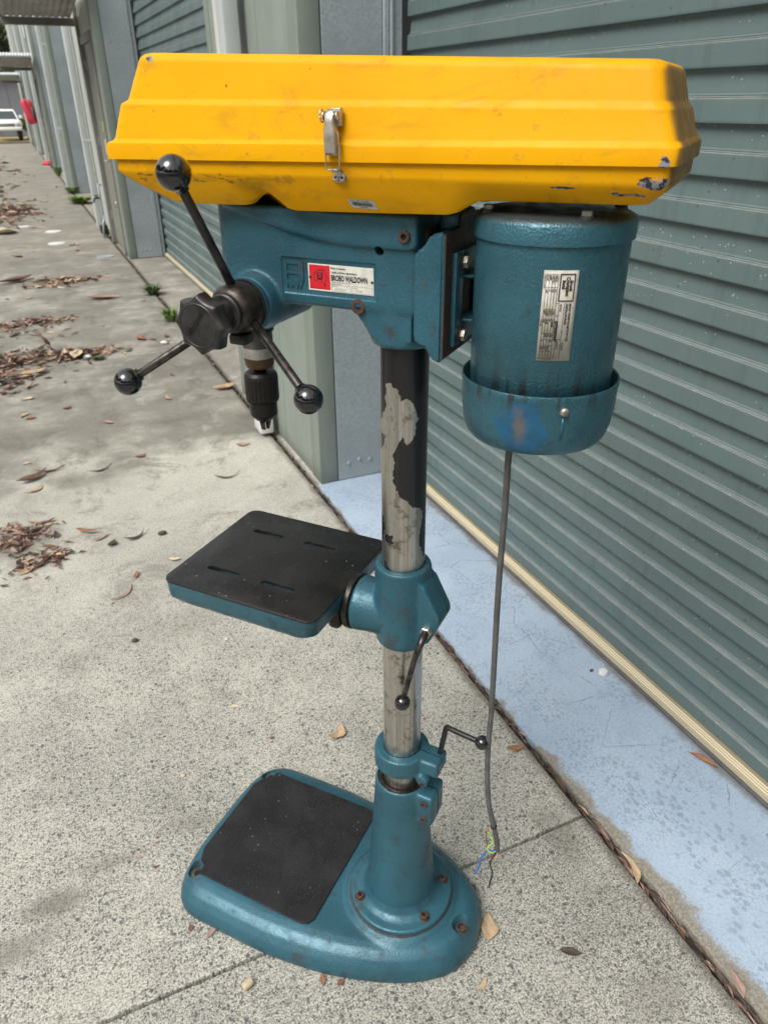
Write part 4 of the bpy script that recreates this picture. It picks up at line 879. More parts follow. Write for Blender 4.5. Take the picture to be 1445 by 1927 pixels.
text_mesh('Waldown', .0145, M['darksteel'], kn, (AX+.0145, .1868, AZ-.0220), Vector((-.62, 0, .785)), Vector((.785, 0, .62)), 'cast_lettering', .72, .35, None, .0006, .0002)
nt_ = obj('stop_clamp', B(AX-.020, AX+.006, .092, .118, AZ-.0465, AZ-.0325, .003, 2), M['black_knob'], hub, auto=40)
BR, BY = .177, .180
for ang, rb_, m_ in ((86, .0212, 'rodblack'), (-35, .0197, 'rodsteel'), (-152.5, .0192, 'rodsteel')):
    a = R(ang); d = Vector((math.cos(a), 0, math.sin(a))); p0 = Vector((AX, .098, AZ))+d*.022; p1 = Vector((AX, BY, AZ))+d*BR
    ar = obj('feed_arm', tube(nb(), [lerp(p0, p1, t) for t in (0, .3, .6, .93, .96)], lambda t: .0062 if t < .99 else .0048, 20), M[m_], DR)
    bm = nb(); ball(bm, p1, rb_, 48); cyl(bm, p1-(p1-p0).normalized()*(rb_+.0015), p1, .0092, 24); obj('ball_knob', bm, M['bakelite'], ar)
# ---- motor bracket
bm = nb(); prism(bm, [(-.0795, 1.4625), (-.062, 1.4585), (-.056, 1.4500), (-.052, 1.4420), (-.042, 1.4380), (-.0400, 1.4300), (-.0400, 1.330), (-.0440, 1.322), (-.058, 1.3180), (-.064, 1.3060), (-.070, 1.3010), (-.0795, 1.3000)], -.070, .065)
bmesh.ops.bevel(bm, geom=bm.edges[:], offset=.003, segments=3, affect='EDGES', clamp_overlap=True)
br = obj('motor_bracket', bm, M['teal'], DR, auto=40)
obj('bracket_lobe', B(-.0790, -.050, -.055, .012, 1.455, 1.480, .007, 3), M['teal'], br, auto=40)
bm = nb(); prism(bm, [(.062, 1.305), (.062, 1.4585), (.012, 1.462), (.008, 1.476), (-.05, 1.476), (-.055, 1.460), (-.067, 1.456), (-.067, 1.305)], -.0798, -.0812, 'yz'); obj('machined_face', bm, M['brownplate'], br, smooth=False)
for y in (.018, -.035): obj('guide_rod', cyl(nb(), (-.045, y, 1.449), (-.02, y, 1.449), .0125, 24), M['brownplate'], br, auto=40)
bm = nb(); X0, X1 = -.0882, -.0814
for y0, y1, za, zb in ((.014, .040, 1.3165, 1.4350), (-.066, -.0405, 1.3165, 1.4350), (-.0403, .0138, 1.4010, 1.4350), (-.0403, .0138, 1.3165, 1.3480)): box(bm, X0, X1, y0, y1, za, zb, .0015, 2)
mp = obj('motor_foot', bm, M['teal'], br, auto=40)
for za, zb in ((1.4010, 1.4045), (1.3445, 1.3480)):
    bm = nb(); prism(bm, [(-.0884, .0136), (-.0884, -.0400), (-.128, -.0400), (-.128, -.01), (-.108, .0080), (-.100, .0136)], za, zb, 'xy'); bmesh.ops.bevel(bm, geom=bm.edges[:], offset=.0006, segments=1, affect='EDGES'); obj('foot_flange', bm, M['teal'], br, auto=30)
for z in (1.4215, 1.3275):
    w_ = obj('foot_bolt', lathe(nb(), [(0, .0110), (.0018, .0110)], 24, (-.0884, .0165, z), (-1, 0, 0)), M['rust'], br, auto=35); obj('hex_head', hexa(nb(), (-.0902, .0165, z), (-1, 0, 0), .0082, .0062), M['zinc'], w_, auto=30)
# ---- motor
MX = -.1955
mo = obj('motor', lathe(nb(), [(1.262, .0860), (1.270, .0915), (1.458, .0925)], 128, (MX, 0, 0)), M['teal_motor'], DR, auto=35)
obj('end_bell', lathe(nb(), [(1.4575, .0930), (1.4585, .0962), (1.4780, .0968), (1.4825, .0945), (1.4870, .0860), (1.4885, .060), (1.4885, .02)], 128, (MX, 0, 0)), M['teal_motor'], mo, auto=50)
for a in (128, 35, -55, -145):
    x, y = MX+.083*math.cos(R(a)), .083*math.sin(R(a))
    p_ = obj('end_bolt', cyl(nb(), (x, y, 1.484), (x, y, 1.4895), .0078, 16, .001), M['teal_motor'], mo, auto=40); obj('hex_head', hexa(nb(), (x, y, 1.4895), (0, 0, 1), .0062, .005), M['zinc'], p_, auto=30)
co_ = obj('fan_cowl', lathe(nb(), [(1.262, .0930), (1.2835, .0995), (1.2860, .1003), (1.2866, .1014), (1.2850, .1022), (1.2790, .1024), (1.2765, .1016), (1.2500, .1010), (1.2280, .0985), (1.2130, .0945), (1.2050, .0890), (1.2020, .0800), (1.2015, .02)], 128, (MX, 0, 0)), M['teal_motor'], DR, auto=55)
obj('cowl_gap', lathe(nb(), [(1.2640, .0900), (1.2640, .0950)], 96, (MX, 0, 0), cap=False), M['darkhole'], co_, smooth=False)
for a in (123, -57):
    n_ = Vector((math.cos(R(a)), math.sin(R(a)), 0)); p = Vector((MX, 0, 1.2680))+n_*.1022
    s__ = obj('cowl_screw', lathe(nb(), [(-.001, .0058), (.0015, .0056), (.0035, .0042), (.0042, .0012)], 20, p, n_), M['zinc'], co_); 
    t_ = Vector((0, 0, 1)).cross(n_); q_ = p+n_*.0040; bm = nb()
    for d1, d2 in ((t_, Vector((0, 0, 1))), (Vector((0, 0, 1)), t_)): 
        vv = [bm.verts.new(q_+d1*a1*.0032+d2*a2*.0005+n_*.0002) for a1, a2 in ((-1, -1), (1, -1), (1, 1), (-1, 1))]; bm.faces.new(vv)
    obj('cross_slot', bm, M['darkhole'], s__, smooth=False)
    obj('cowl_rib', tube(nb(), [Vector((MX, 0, 1.260))+n_*.1012, Vector((MX, 0, 1.245))+n_*.1004, Vector((MX, 0, 1.229))+n_*.0984], .0016, 8), M['teal_motor'], co_)
# rating plate bent round the motor; its lines of text run downwards
PA = R(112); PW, PH, PZ = .0395, .104, 1.4335         # width round the motor, height, top edge
def wrap(ext=.0008):
    def f(x, y):                                       # x = along the text (down), y = towards the right hand edge
        a = PA+(y-PW/2)/.0933; return Vector((MX+(.0926+ext)*math.cos(a+0), (.0926+ext)*math.sin(a), PZ-x))
    return f
def wrap_quad(bm, x0, x1, y0, y1, ext, n=8):
    f = wrap(ext); prev = None
    for i in range(n+1):
        y = lerp(y0, y1, i/n); row = (bm.verts.new(f(x0, y)), bm.verts.new(f(x1, y)))
        if prev: bm.faces.new((prev[0], prev[1], row[1], row[0]))
        prev = row
bm = nb(); wrap_quad(bm, 0, PH, 0, PW, .0004); bmesh.ops.recalc_face_normals(bm, faces=bm.faces)
rp = obj('rating_plate', bm, M['alplate'], DR); rp.modifiers.new('t', 'SOLIDIFY').thickness = .0006
bm = nb()
def line(x0, x1, y0, y1, w_=.00022):
    if abs(x1-x0) > abs(y1-y0): wrap_quad(bm, x0, x1, y0-w_, y0+w_, .0011, 1)
    else: wrap_quad(bm, x0-w_, x0+w_, y0, y1, .0011, 6)
for a in ((.004, .0335, .0190, .0190), (.004, .0335, .0352, .0352)): line(*a, w_=.00065)
for a in ((.004, .004, .0185, .0357), (.0335, .0335, .0185, .0357)): line(*a, w_=.00065)
for y in (.0165, .0132, .0099, .0066, .0033): line(.004, .1015, y, y)
line(.036, .1015, .0200, .0200); line(.036, .1015, .0262, .0262); line(.036, .1015, .0165, .0165)
for x in (.004, .1015): line(x, x, .0006, .0165)
for x in (.0185, .043, .0545, .071, .0785, .086, .0925): line(x, x, .0033, .0165)
for x in (.036, .0505, .078): line(x, x, .0165 if x < .07 else .0200, .0200 if x < .07 else .0262)
obj('ruling', bm, M['ink'], rp, smooth=False)
def mt(s, x, y, size, sq=1., bold=0, nm='lettering'):
    f = wrap(.0012); return text_mesh(s, size, M['ink'], rp, (0, 0, 0), (1, 0, 0), (0, 1, 0), nm, sq, 0, lambda a, b: f(x+a, y+b), bold=bold+.00006)
mt('Brook', .0105, .0300, .0050, .95, .0002); mt('Crompton', .0068, .0260, .0058, .85, .0002); mt('Betts', .0105, .0215, .0050, .95, .0002)
mt('BROOK CROMPTON BETTS PTY LTD', .0365, .0318, .0031, .86, .0001); mt('AUSTRALIAN MADE', .0365, .0280, .0030, .9, .0001); mt('12 Dec 95', .0810, .0276, .0028, .8)
mt('MODEL', .0372, .0212, .0030, .85); mt('2075M4KMMP', .0560, .0176, .0048, .86, .00015); mt('D9502871 K', .0790, .0212, .0026, .8)
for r_, cells in enumerate(((('VOLTS', .005), ('415', .0200), ('TYPE', .0440), ('3 PHASE', .0553), ('HZ', .0720), ('50', .0790)), (('WATTS', .005), ('750', .0200), ('DUTY', .0440), ('S1', .0553), ('PH', .0720), ('3', .0795), ('IP 54', .0868)), (('AMPS', .005), ('1.9', .0200), ('CLASS', .0440), ('B130', .0553), ('INS', .0720), ('NL', .0868)), (('R P M', .005), ('1440', .0200), ('DE/V', .0440), ('NIL', .0553), ('4', .0795), ('NIL', .0868)))):
    for s_, x in cells: mt(s_, x, .0137-.0033*r_, .0028, .82, .00005)
mt('WEIGHS IN MASS', .005, .0008, .0024, .8); mt('MAX kPa', .0553, .0008, .0024, .8)
# ---- supply cable and bared wires
cp = smooth_path([(-.168, 0, 1.215), (-.163, 0, 1.165), (-.164, .001, 1.078), (-.1645, .002, .936), (-.1665, 0, .809), (-.169, -.001, .682), (-.1695, 0, .566), (-.178, .002, .459), (-.190, .001, .400), (-.2015, 0, .352), (-.205, 0, .322)], 8)
cab = obj('supply_cable', tube(nb(), cp, .0049, 14), M['rubber'], DR)
obj('cable_tie', lathe(nb(), [(0, .0056), (.001, .0064), (.0055, .0064), (.0065, .0056)], 20, (-.1925, .001, .3905), (-.25, 0, -1)), M['blackp'], cab)
def wire(pts, r, m): return obj('wire', tube(nb(), smooth_path(pts, 6), r, 8), M[m], cab)
e_ = (-.205, .001, .324)
wire([e_, (-.196, .010, .327), (-.186, .013, .322), (-.178, .016, .300), (-.176, .014, .275), (-.168, .016, .250)], .0017, 'bluew')['label'] = 'blue core'
wire([e_, (-.200, .008, .310), (-.196, .012, .290), (-.202, .010, .266), (-.200, .014, .240), (-.199, .013, .222)], .0015, 'blackp')['label'] = 'black core'
wire([e_, (-.196, .012, .325), (-.188, .014, .336), (-.196, .013, .352), (-.197, .013, .362), (-.186, .012, .380)], .0016, 'yelw')['label'] = 'yellow and green core'
wire([e_, (-.207, .010, .316), (-.200, .014, .315), (-.189, .012, .334), (-.184, .012, .360), (-.183, .012, .386), (-.187, .011, .381)], .0010, 'copper')['label'] = 'thin bared copper strand'
bm = nb(); ball(bm, (-.185, .012, .384), .0028, 10); obj('twisted_end', bm, M['copper'], cab)
# ---- belt cover: tray and hinged lid
def plan(x0, x1, hy, r, nx=44, nc=6):
    out = []
    out += [(lerp(x1-r, x0+r, i/nx), hy) for i in range(nx)]
    out += [(x0+r-r*math.sin(PI/2*i/nc), hy-r+r*math.cos(PI/2*i/nc)) for i in range(nc)]
    out += [(x0, lerp(hy-r, -hy+r, i/8)) for i in range(8)]
    out += [(x0+r-r*math.cos(PI/2*i/nc), -hy+r-r*math.sin(PI/2*i/nc)) for i in range(nc)]
    out += [(lerp(x0+r, x1-r, i/nx), -hy) for i in range(nx)]
    out += [(x1-r+r*math.sin(PI/2*i/nc), -hy+r-r*math.cos(PI/2*i/nc)) for i in range(nc)]
    out += [(x1, lerp(-hy+r, hy-r, i/8)) for i in range(8)]
    out += [(x1-r+r*math.cos(PI/2*i/nc), hy-r+r*math.sin(PI/2*i/nc)) for i in range(nc)]
    return out
def st(x0, x1, hy, r, zl, zr): return [(x, y, lerp(zr, zl, (x+.337)/.74)) for x, y in plan(x0, x1, hy, r)]
lid = nb()
loft(lid, [st(-.3345, .400, .1015, .012, 1.5350, 1.5435), st(-.3372, .4030, .1040, .013, 1.5345, 1.5425), st(-.3375, .4025, .1040, .013, 1.5500, 1.5580), st(-.3368, .4010, .1034, .014, 1.5540, 1.5600), st(-.3335, .3945, .0995, .016, 1.5570, 1.5632),
           st(-.3322, .3915, .0985, .017, 1.5600, 1.5655), st(-.3235, .3770, .0950, .018, 1.5985, 1.5900), st(-.3225, .3750, .0942, .018, 1.6010, 1.5930), st(-.3185, .3690, .0905, .020, 1.6045, 1.5975), st(-.3175, .3670, .0897, .020, 1.6070, 1.6000),
           st(-.3110, .3470, .0845, .020, 1.6490, 1.6235), st(-.3090, .3440, .0830, .020, 1.6540, 1.6280), st(-.3045, .3385, .0785, .018, 1.6578, 1.6315), st(-.2975, .3300, .0715, .014, 1.6595, 1.6335)])
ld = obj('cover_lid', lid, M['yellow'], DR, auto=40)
BOT = [(-.40, 1.5045), (-.135, 1.5010), (-.122, 1.4992), (-.112, 1.4940), (-.100, 1.4870), (-.088, 1.4835), (0, 1.4810), (.118, 1.4785), (.132, 1.4810), (.140, 1.4870), (.148, 1.4950), (.157, 1.4985), (.168, 1.4975), (.178, 1.4900), (.186, 1.4840), (.20, 1.4815), (.42, 1.479)]
def bt(x0, x1, hy, r, t):
    return [(x, y, lerp(lerp(1.5225, 1.5170, (x+.337)/.74), interp(x, BOT), t)) for x, y in plan(x0, x1, hy, r, nx=110)]
def bt2(x0, x1, hy, r, zl, zr): return [(x, y, lerp(zr, zl, (x+.337)/.74)) for x, y in plan(x0, x1, hy, r, nx=110)]
tr = nb(); loft(tr, [bt2(-.330, .3915, .0965, .012, 1.5345, 1.5430), bt2(-.3325, .3935, .0985, .013, 1.5340, 1.5420), bt2(-.3322, .3935, .0985, .013, 1.5210, 1.5275), bt2(-.3310, .3915, .0975, .013, 1.5175, 1.5245), bt2(-.3290, .388, .0960, .014, 1.5145, 1.5215),
                     bt(-.3245, .370, .0905, .014, .35), bt(-.3120, .325, .0800, .014, .9), bt(-.3090, .314, .0775, .014, .985), bt(-.300, .300, .070, .01, 1.0)])
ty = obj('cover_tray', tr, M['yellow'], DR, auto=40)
# barcode sticker
stx = nb()
def STP(a, b, e=.0006):    # a: 0..1 along, b: 0..1 up; plane of the sloping tray side
    x = .0420-a*.0400; z = 1.4870+b*.0105-a*.0012; t = (1.520-z)/(1.520-1.481); y = lerp(.0968, .0800, max(0, (t-.1))/.8)+e
    return Vector((x, y, z))
stx.faces.new([stx.verts.new(STP(a, b)) for a, b in ((0.06, 1), (0.16, 0), (1.06, 0), (.96, 1))]); sk_ = obj('barcode_sticker', stx, M['sticker'], ty, smooth=False)
bc = nb(); rr_ = random.Random(5); a = .2
while a < .86:
    w_ = rr_.choice((.008, .013, .02)); bc.faces.new([bc.verts.new(STP(p, q, .0009)) for p, q in ((a, .68), (a+.04, .28), (a+w_+.04, .28), (a+w_, .68))]); a += w_+rr_.choice((.008, .013))
o_ = obj('barcode', bc, M['ink'], ty, smooth=False)
text_mesh('N.S.W. DEPT. OF TAFE', .0026, M['ink'], ty, (0, 0, 0), XR, UP, 'lettering', 1, 0, lambda x, y: STP(.14+x/.040, .74+y/.0105, .0009)); text_mesh('01407144W', .0021, M['ink'], ty, (0, 0, 0), XR, UP, 'lettering', 1, 0, lambda x, y: STP(.42+x/.040, .08+y/.0105, .0009))
# ---- over-centre latch
la = obj('latch', B(.0345, .0515, .0985, .1065, 1.5760, 1.5945, .0012, 2), M['zinc'], DR, auto=30)
bm = nb(); rings = []
for z, y, hw, th in ((1.5460, .1118, .0072, .006), (1.5485, .1150, .0078, .010), (1.5640, .1160, .0076, .010), (1.5740, .1158, .0070, .009), (1.5790, .1150, .0056, .008), (1.5875, .1150, .0062, .008), (1.5915, .1125, .0050, .005), (1.5930, .1095, .0030, .003)):
    c_ = .0455; rings.append([(c_+hw, y-th, z), (c_+hw, y-.0012, z), (c_+hw-.0014, y, z), (c_-hw+.0014, y, z), (c_-hw, y-.0012, z), (c_-hw, y-th, z)])
loft(bm, rings); obj('latch_lever', bm, M['zinc'], la, auto=35)
for s_ in (-1, 1): obj('pivot_ear', lathe(nb(), [(0, .0048), (.0015, .0048)], 20, (.0455+s_*.0078, .1085, 1.5865), (s_, 0, 0)), M['zinc'], la, auto=35)
obj('wire_eye', tube(nb(), [Vector((.0565+.0003*math.sin(t), .1105+.0042*math.cos(t), 1.5865+.0066*math.sin(t))) for t in [2*PI*i/24 for i in range(25)]], .0010, 8), M['zinc'], la)
obj('wire_loop', tube(nb(), smooth_path([(.0372, .1100, 1.5700), (.0358, .1100, 1.5640), (.0350, .1105, 1.5480), (.0352, .1110, 1.5350), (.0366, .1105, 1.5310), (.0400, .1100, 1.5302), (.0480, .1100, 1.5302), (.0515, .1105, 1.5312), (.0530, .1110, 1.5350), (.0532, .1110, 1.5470), (.0534, .1105, 1.552)], 6), .0010, 8), M['zinc'], la)
pts = rrect(.0335, .0505, 1.5165, 1.5268, .0048, 6); bm = nb(); prism(bm, pts, .0984, .1000, 'xz'); kp = obj('latch_catch', bm, M['zinc'], DR, auto=30)
obj('hook', B(.0380, .0468, .1000, .1120, 1.5285, 1.5320, .0012, 2), M['zinc'], kp, auto=30); obj('hook', B(.0380, .0468, .1000, .1018, 1.5225, 1.5290, .0006, 1), M['zinc'], kp, auto=30)
for x in (.0380, .0468): 
    r_ = obj('rivet', lathe(nb(), [(0, .0040), (.0012, .0037), (.0016, .0028), (.0008, .0016)], 24, (x, .1000, 1.5217), (0, 1, 0)), M['sticker'], kp); obj('rivet_hole', lathe(nb(), [(0, .0015), (.0002, .0015)], 12, (x, .1011, 1.5217), (0, 1, 0)), M['darkhole'], kp, smooth=False)

# ------------------------------------------------------------------ leaves, litter, weeds and small things on the ground
def lm2(name, a, b, c=None):
    k = NM(name, .65, 0, .3); n = k.noise(60, 4, .7); x = k.mix(k.ramp(n, .35, .65), a, b)
    if c: x = k.mix(k.mth('MULTIPLY', k.ramp(k.noise(25, 4), .5, .65), .8), x, c)
    k.set('Base Color', x); k.bump(k.noise(130, 3), .3, .001); return k.m
LM = dict(brown=lm2('dry_brown_leaf', (.19, .105, .072), (.115, .066, .048)), rust=lm2('rust_orange_leaf', (.33, .15, .075), (.21, .095, .055), (.12, .06, .038)), pink=lm2('pinkish_dry_leaf', (.40, .275, .225), (.28, .175, .14)), tan=lm2('pale_tan_leaf', (.52, .38, .24), (.38, .27, .17)),
          dark=lm2('dark_dead_leaf', (.055, .042, .035), (.09, .07, .055)), cream=lm2('cream_bark_flake', (.62, .52, .36), (.48, .38, .26)))
def leaf_bm(L, W_, curl=.2, bend=.15, twist=0, seed=0, n=12, bm=None, mtx=None, sharp=1.):
    rr = random.Random(seed); bm = bm or nb(); rows = []; ph = rr.uniform(0, 6)
    for i in range(n+1):
        t = i/n; w_ = W_*.5*max(.04, math.sin(PI*t**(.8))**sharp)*(1+.10*math.sin(9*t+ph)); x = (t-.5)*L; yb = bend*L*(t-.5)**2*2
        row = []
        for j in range(5):
            s = (j-2)/2; z = curl*L*(t-.5)**2+abs(s)**1.5*w_*.5+.03*L*math.sin(5*t+ph)*s*.5+.0012; p = Vector((x, yb+s*w_, z))
            a = twist*(t-.5); p = Vector((p.x, p.y*math.cos(a)-(p.z)*math.sin(a), abs(p.y*math.sin(a))*1+p.z*math.cos(a)))
            row.append(bm.verts.new(mtx @ p if mtx else p))
        rows.append(row)
    for a, b in zip(rows, rows[1:]):
        for j in range(4): bm.faces.new((a[j], a[j+1], b[j+1], b[j]))
    return bm
def leaf(x, y, L, W_, rz, m, label, z=0, curl=.2, bend=.15, twist=0, tilt=0, cat='leaf', group=None, name='fallen_leaf', sharp=1.):
    o = obj(name, leaf_bm(L, W_, curl, bend, twist, int(x*977+y*313)), LM[m]); o.location = (x, y, z); o.rotation_euler = (tilt, 0, rz)
    md = o.modifiers.new('t', 'SOLIDIFY'); md.thickness = .0006; tag(o, label, cat, group); return o
leaf(1.398, .975, .088, .017, R(112), 'rust', 'rust orange narrow leaf lying against the cream door rail on the blue paint', .002, .12, .1, cat='leaf')
leaf(.952, 1.222, .055, .020, R(-20), 'rust', 'brown orange curled leaf on the concrete beside the black lever knob', 0, .25, .2)
leaf(.999, .790, .085, .019, R(75), 'tan', 'long tan curved leaf hanging over the dirty joint beside the blue strip', .004, .3, .35)
leaf(.612, .812, .065, .036, R(60), 'tan', 'broad pale tan leaf with a stalk just behind the rear end of the drill base', 0, .2, .1, tilt=.1)
leaf(.620, .905, .042, .022, R(100), 'brown', 'crumpled red brown leaf above the tan leaf near the drill base', .003, .5, .2, .8)
leaf(.742, .690, .050, .020, R(-35), 'dark', 'flat dark leaf on the bare concrete between the drill base and the joint', 0, .05, .1)
leaf(1.010, .492, .060, .018, R(70), 'pink', 'pinkish leaf with a dark stalk in the joint at the lower right corner', .01, .2, .2)
leaf(.060, 1.062, .058, .013, R(40), 'pink', 'flat pinkish sliver of leaf poking out from under the near left edge of the base', .002, .02, .05)
leaf(.012, 1.085, .018, .012, R(80), 'brown', 'tiny dark red leaf scrap left of the drill base', 0, .2)
leaf(.238, .858, .026, .011, R(85), 'rust', 'small upright orange brown flake at the base edge beside the slab joint', .003, .4, .1, .5)
leaf(.272, .838, .022, .012, R(20), 'brown', 'small brown flake right of the upright one at the base edge', 0, .3, .1)
leaf(.538, .712, .034, .010, R(30), 'tan', 'small pale leaf fragment on the concrete in front of the rear base edge', 0, .3, .3)
leaf(.52, 1.48, .065, .034, R(40), 'tan', 'curled translucent tan leaf above the top right corner of the base work plate', .0, .8, .5, .6)
leaf(-.215, 3.66, .17, .045, R(40), 'brown', 'long folded red brown leaf lying alone on the concrete left of the drill table', .006, .25, .25, .9)
leaf(-.15, 3.72, .15, .018, R(-5), 'brown', 'thin brown leaf pointing right from the long folded one', .002, .3, .4)
leaf(-.205, 3.53, .12, .022, R(50), 'tan', 'curved beige leaf lying under the long folded brown leaf', .001, .2, .6)
leaf(.085, 3.62, .13, .014, R(10), 'dark', 'thin dark curved leaf on the concrete below the left ball knob', .002, .3, .5)
leaf(.64, 3.27, .13, .012, R(-5), 'dark', 'thin arched grey leaf on the concrete between the table and the short wall', .002, .25, .7)
leaf(-.03, 3.00, .11, .022, R(-25), 'rust', 'pale orange broad leaf sticking out of the nearest litter pile', .012, .2, .2)
leaf(.02, 2.93, .09, .016, R(35), 'pink', 'pale pinkish twig like leaf to the right of the nearest litter pile', .003, .4, .4)
leaf(.06, 2.47, .12, .013, R(48), 'pink', 'thin curved pinkish leaf in front of the nearest litter pile', .001, .2, .5)
leaf(.11, 2.58, .05, .018, R(70), 'rust', 'short orange leaf tip at the end of the thin curved pinkish leaf', .003, .3, .2)
leaf(.155, 2.87, .10, .016, R(30), 'dark', 'dark twisted leaf between the nearest litter pile and the drill table', .002, .3, .5, .8)
leaf(.055, 2.86, .055, .03, R(60), 'dark', 'dark crumpled leaf right of the nearest litter pile', .002, .5, .2, .8)
leaf(.265, 2.63, .05, .024, R(-20), 'cream', 'cream bark flake half hidden behind the left corner of the drill table', .002, .3, .2, cat='bark flake')
leaf(.275, 1.72, .024, .013, R(-30), 'cream', 'tiny yellow leaf scrap alone on the pale concrete left of the base', 0, .1, .1)
leaf(.34, 1.55, .016, .011, R(20), 'brown', 'tiny red brown scrap on the concrete above the base work plate', 0, .3)
leaf(.94, 4.55, .16, .07, R(20), 'tan', 'tan curled leaf on the stained slab close to the joint behind the left feed arm', .002, .5, .2, .6)
leaf(-.14, 5.36, .20, .06, R(30), 'tan', 'large tan bark piece in front of the second litter pile', .02, .2, .4)
leaf(.14, 5.68, .19, .09, R(80), 'cream', 'broad cream leaf on the right part of the second litter pile', .02, .1, .1)
leaf(-.07, 5.88, .28, .11, R(95), 'brown', 'large upright reddish leaf standing out of the second litter pile', .10, .1, .1, tilt=1.1)
leaf(.62, 5.95, .11, .07, R(-60), 'rust', 'pale orange leaf by itself on the far side of the second slab joint', .002, .4, .2)
leaf(-.20, 8.7, .42, .12, R(35), 'brown', 'large reddish curled leaf on the far slab left of the drill', .01, .2, .3)
leaf(.52, 7.5, .32, .10, R(-10), 'pink', 'reddish thin leaf lying on the far slab before the weed', .004, .3, .2)
leaf(-.30, 12.3, .40, .28, R(10), 'cream', 'pale peach bark slab on the far concrete at the left edge', .004, .1, .1)
# scattered scraps that nothing tells apart
sc_l = 'small dry leaf scrap scattered on the concrete slabs'
protos = []
for i in range(8):
    o = obj('leaf_scrap', leaf_bm(1, .42, .35, .3, .6, i, 6), LM[('brown', 'pink', 'tan', 'cream', 'dark', 'rust', 'pink', 'brown')[i]]); protos.append(o)
rr = random.Random(3); cnt = 0
def scrap(x, y, s):
    global cnt
    p = protos[cnt % 8]; o = p if cnt < 8 else p.copy()
    if cnt >= 8: COL.objects.link(o)
    o.location = (x, y, .001); o.scale = (s, s, s); o.rotation_euler = (0, 0, rr.uniform(0, 6.28)); cnt += 1
    tag(o, sc_l, 'leaf', 'small leaf scraps on the slabs')
for _ in range(26): y = rr.uniform(.5, 3.2); scrap(rr.uniform(-.25, .95) if y > 1.5 else rr.uniform(-.1, .95), y, rr.uniform(.007, .018))
for _ in range(46): y = rr.uniform(3.6, 9); scrap(rr.uniform(-.6-.02*y, .9), y, rr.uniform(.03, .085))
for _ in range(36): y = rr.uniform(9, 24); scrap(rr.uniform(-1.2, .85), y, rr.uniform(.06, .16))
def litter(name, blobs, n, label, seed, smin, smax, mats=('brown', 'pink', 'tan', 'dark', 'brown', 'pink')):
    r2 = random.Random(seed); bm = nb(); idx = []
    for i in range(n):
        cx, cy, sx, sy, hz = r2.choice(blobs); x, y = r2.gauss(cx, sx), r2.gauss(cy, sy)
        q = math.exp(-(((x-cx)/sx)**2+((y-cy)/sy)**2)/2); L = r2.uniform(smin, smax)
        mt_ = Matrix.Translation((x, y, .003+r2.random()*hz*q)) @ Matrix.Rotation(r2.uniform(0, 6.3), 4, 'Z') @ Matrix.Rotation(r2.gauss(0, .3), 4, 'X') @ Matrix.Rotation(r2.gauss(0, .18), 4, 'Y')
        f0 = len(bm.faces); leaf_bm(L, L*r2.uniform(.12, .45), r2.uniform(0, .4), r2.uniform(0, .5), r2.uniform(-.8, .8), seed*1000+i, 4, bm, mt_); k_ = r2.randrange(len(mats)); idx += [k_]*16
    o = obj(name, bm, None)
    for m_ in mats: o.data.materials.append(LM[m_])
    o.data.polygons.foreach_set('material_index', idx); tag(o, label, 'leaf litter', None, 'stuff'); return o
litter('leaf_litter', [(-.37, 3.05, .10, .08, .04), (-.27, 3.08, .06, .05, .03), (-.22, 2.84, .07, .05, .01)], 230, 'nearest heap of dry gum leaves and bark at the left edge of the photo', 1, .02, .075)
litter('leaf_litter', [(-.35, 5.75, .28, .16, .05), (-.05, 5.72, .2, .08, .04), (-.36, 5.35, .12, .16, .03), (.2, 5.72, .1, .05, .02)], 780, 'second heap of leaf litter lying along the slab joint left of the drill', 2, .03, .10)
litter('leaf_litter', [(-.35, 6.6, .22, .12, .03), (-.12, 6.85, .16, .06, .02)], 260, 'thin band of leaf litter just beyond the second heap', 3, .04, .10)
litter('leaf_litter', [(-.75, 14.8, .5, 1.4, .06), (-.35, 14.9, .25, .5, .04)], 620, 'far reddish leaf drift at the left beyond the white discs', 4, .08, .2)
litter('leaf_litter', [(-.9, 19.5, .35, .8, .04), (-1.0, 27, .4, 1.6, .04), (-1.1, 24, .5, .8, .03)], 360, 'farthest scattered leaf drift along the lane', 5, .12, .3)
litter('leaf_litter', [(.1, 8.45, .16, .12, .03), (.32, 8.5, .12, .06, .02)], 160, 'small pale green and brown leaf cluster on the far slab', 6, .05, .14, ('tan', 'cream', 'pink', 'brown'))
# debris packed into the long joint
r3 = random.Random(9); bm = nb(); idx = []; dm = ('dark', 'brown', 'dark', 'pink', 'tan', 'dark')
for i in range(1050):
    y = .30+ (r3.random()**1.7)*9.2; s = 1+y*.08; L = r3.uniform(.012, .05)*s
    mt_ = Matrix.Translation((r3.gauss(.997, .0075), y, r3.uniform(-.018, -.004))) @ Matrix.Rotation(PI/2+r3.gauss(0, .22), 4, 'Z') @ Matrix.Rotation(r3.gauss(0, .35), 4, 'X') @ Matrix.Rotation(r3.gauss(0, .10), 4, 'Y')
    leaf_bm(L, L*r3.uniform(.10, .26), .05, .2, .3, i, 4, bm, mt_); idx += [r3.choice((0, 0, 2, 2, 5, 1, 3, 4) if r3.random() > .72 else (0, 0, 2, 5, 1))]*16
for i in range(60):
    y = r3.uniform(.4, 3); c0 = (r3.gauss(.997, .006), y, -.006)
    f0 = len(bm.faces); tube(bm, [c0, (c0[0]+r3.uniform(-.008, .008), y+r3.uniform(.02, .07), -.004)], r3.uniform(.0008, .0022), 5); idx += [r3.choice((0, 1, 3))]*(len(bm.faces)-f0)
jb = obj('joint_debris', bm, None)
for m_ in dm: jb.data.materials.append(LM[m_])
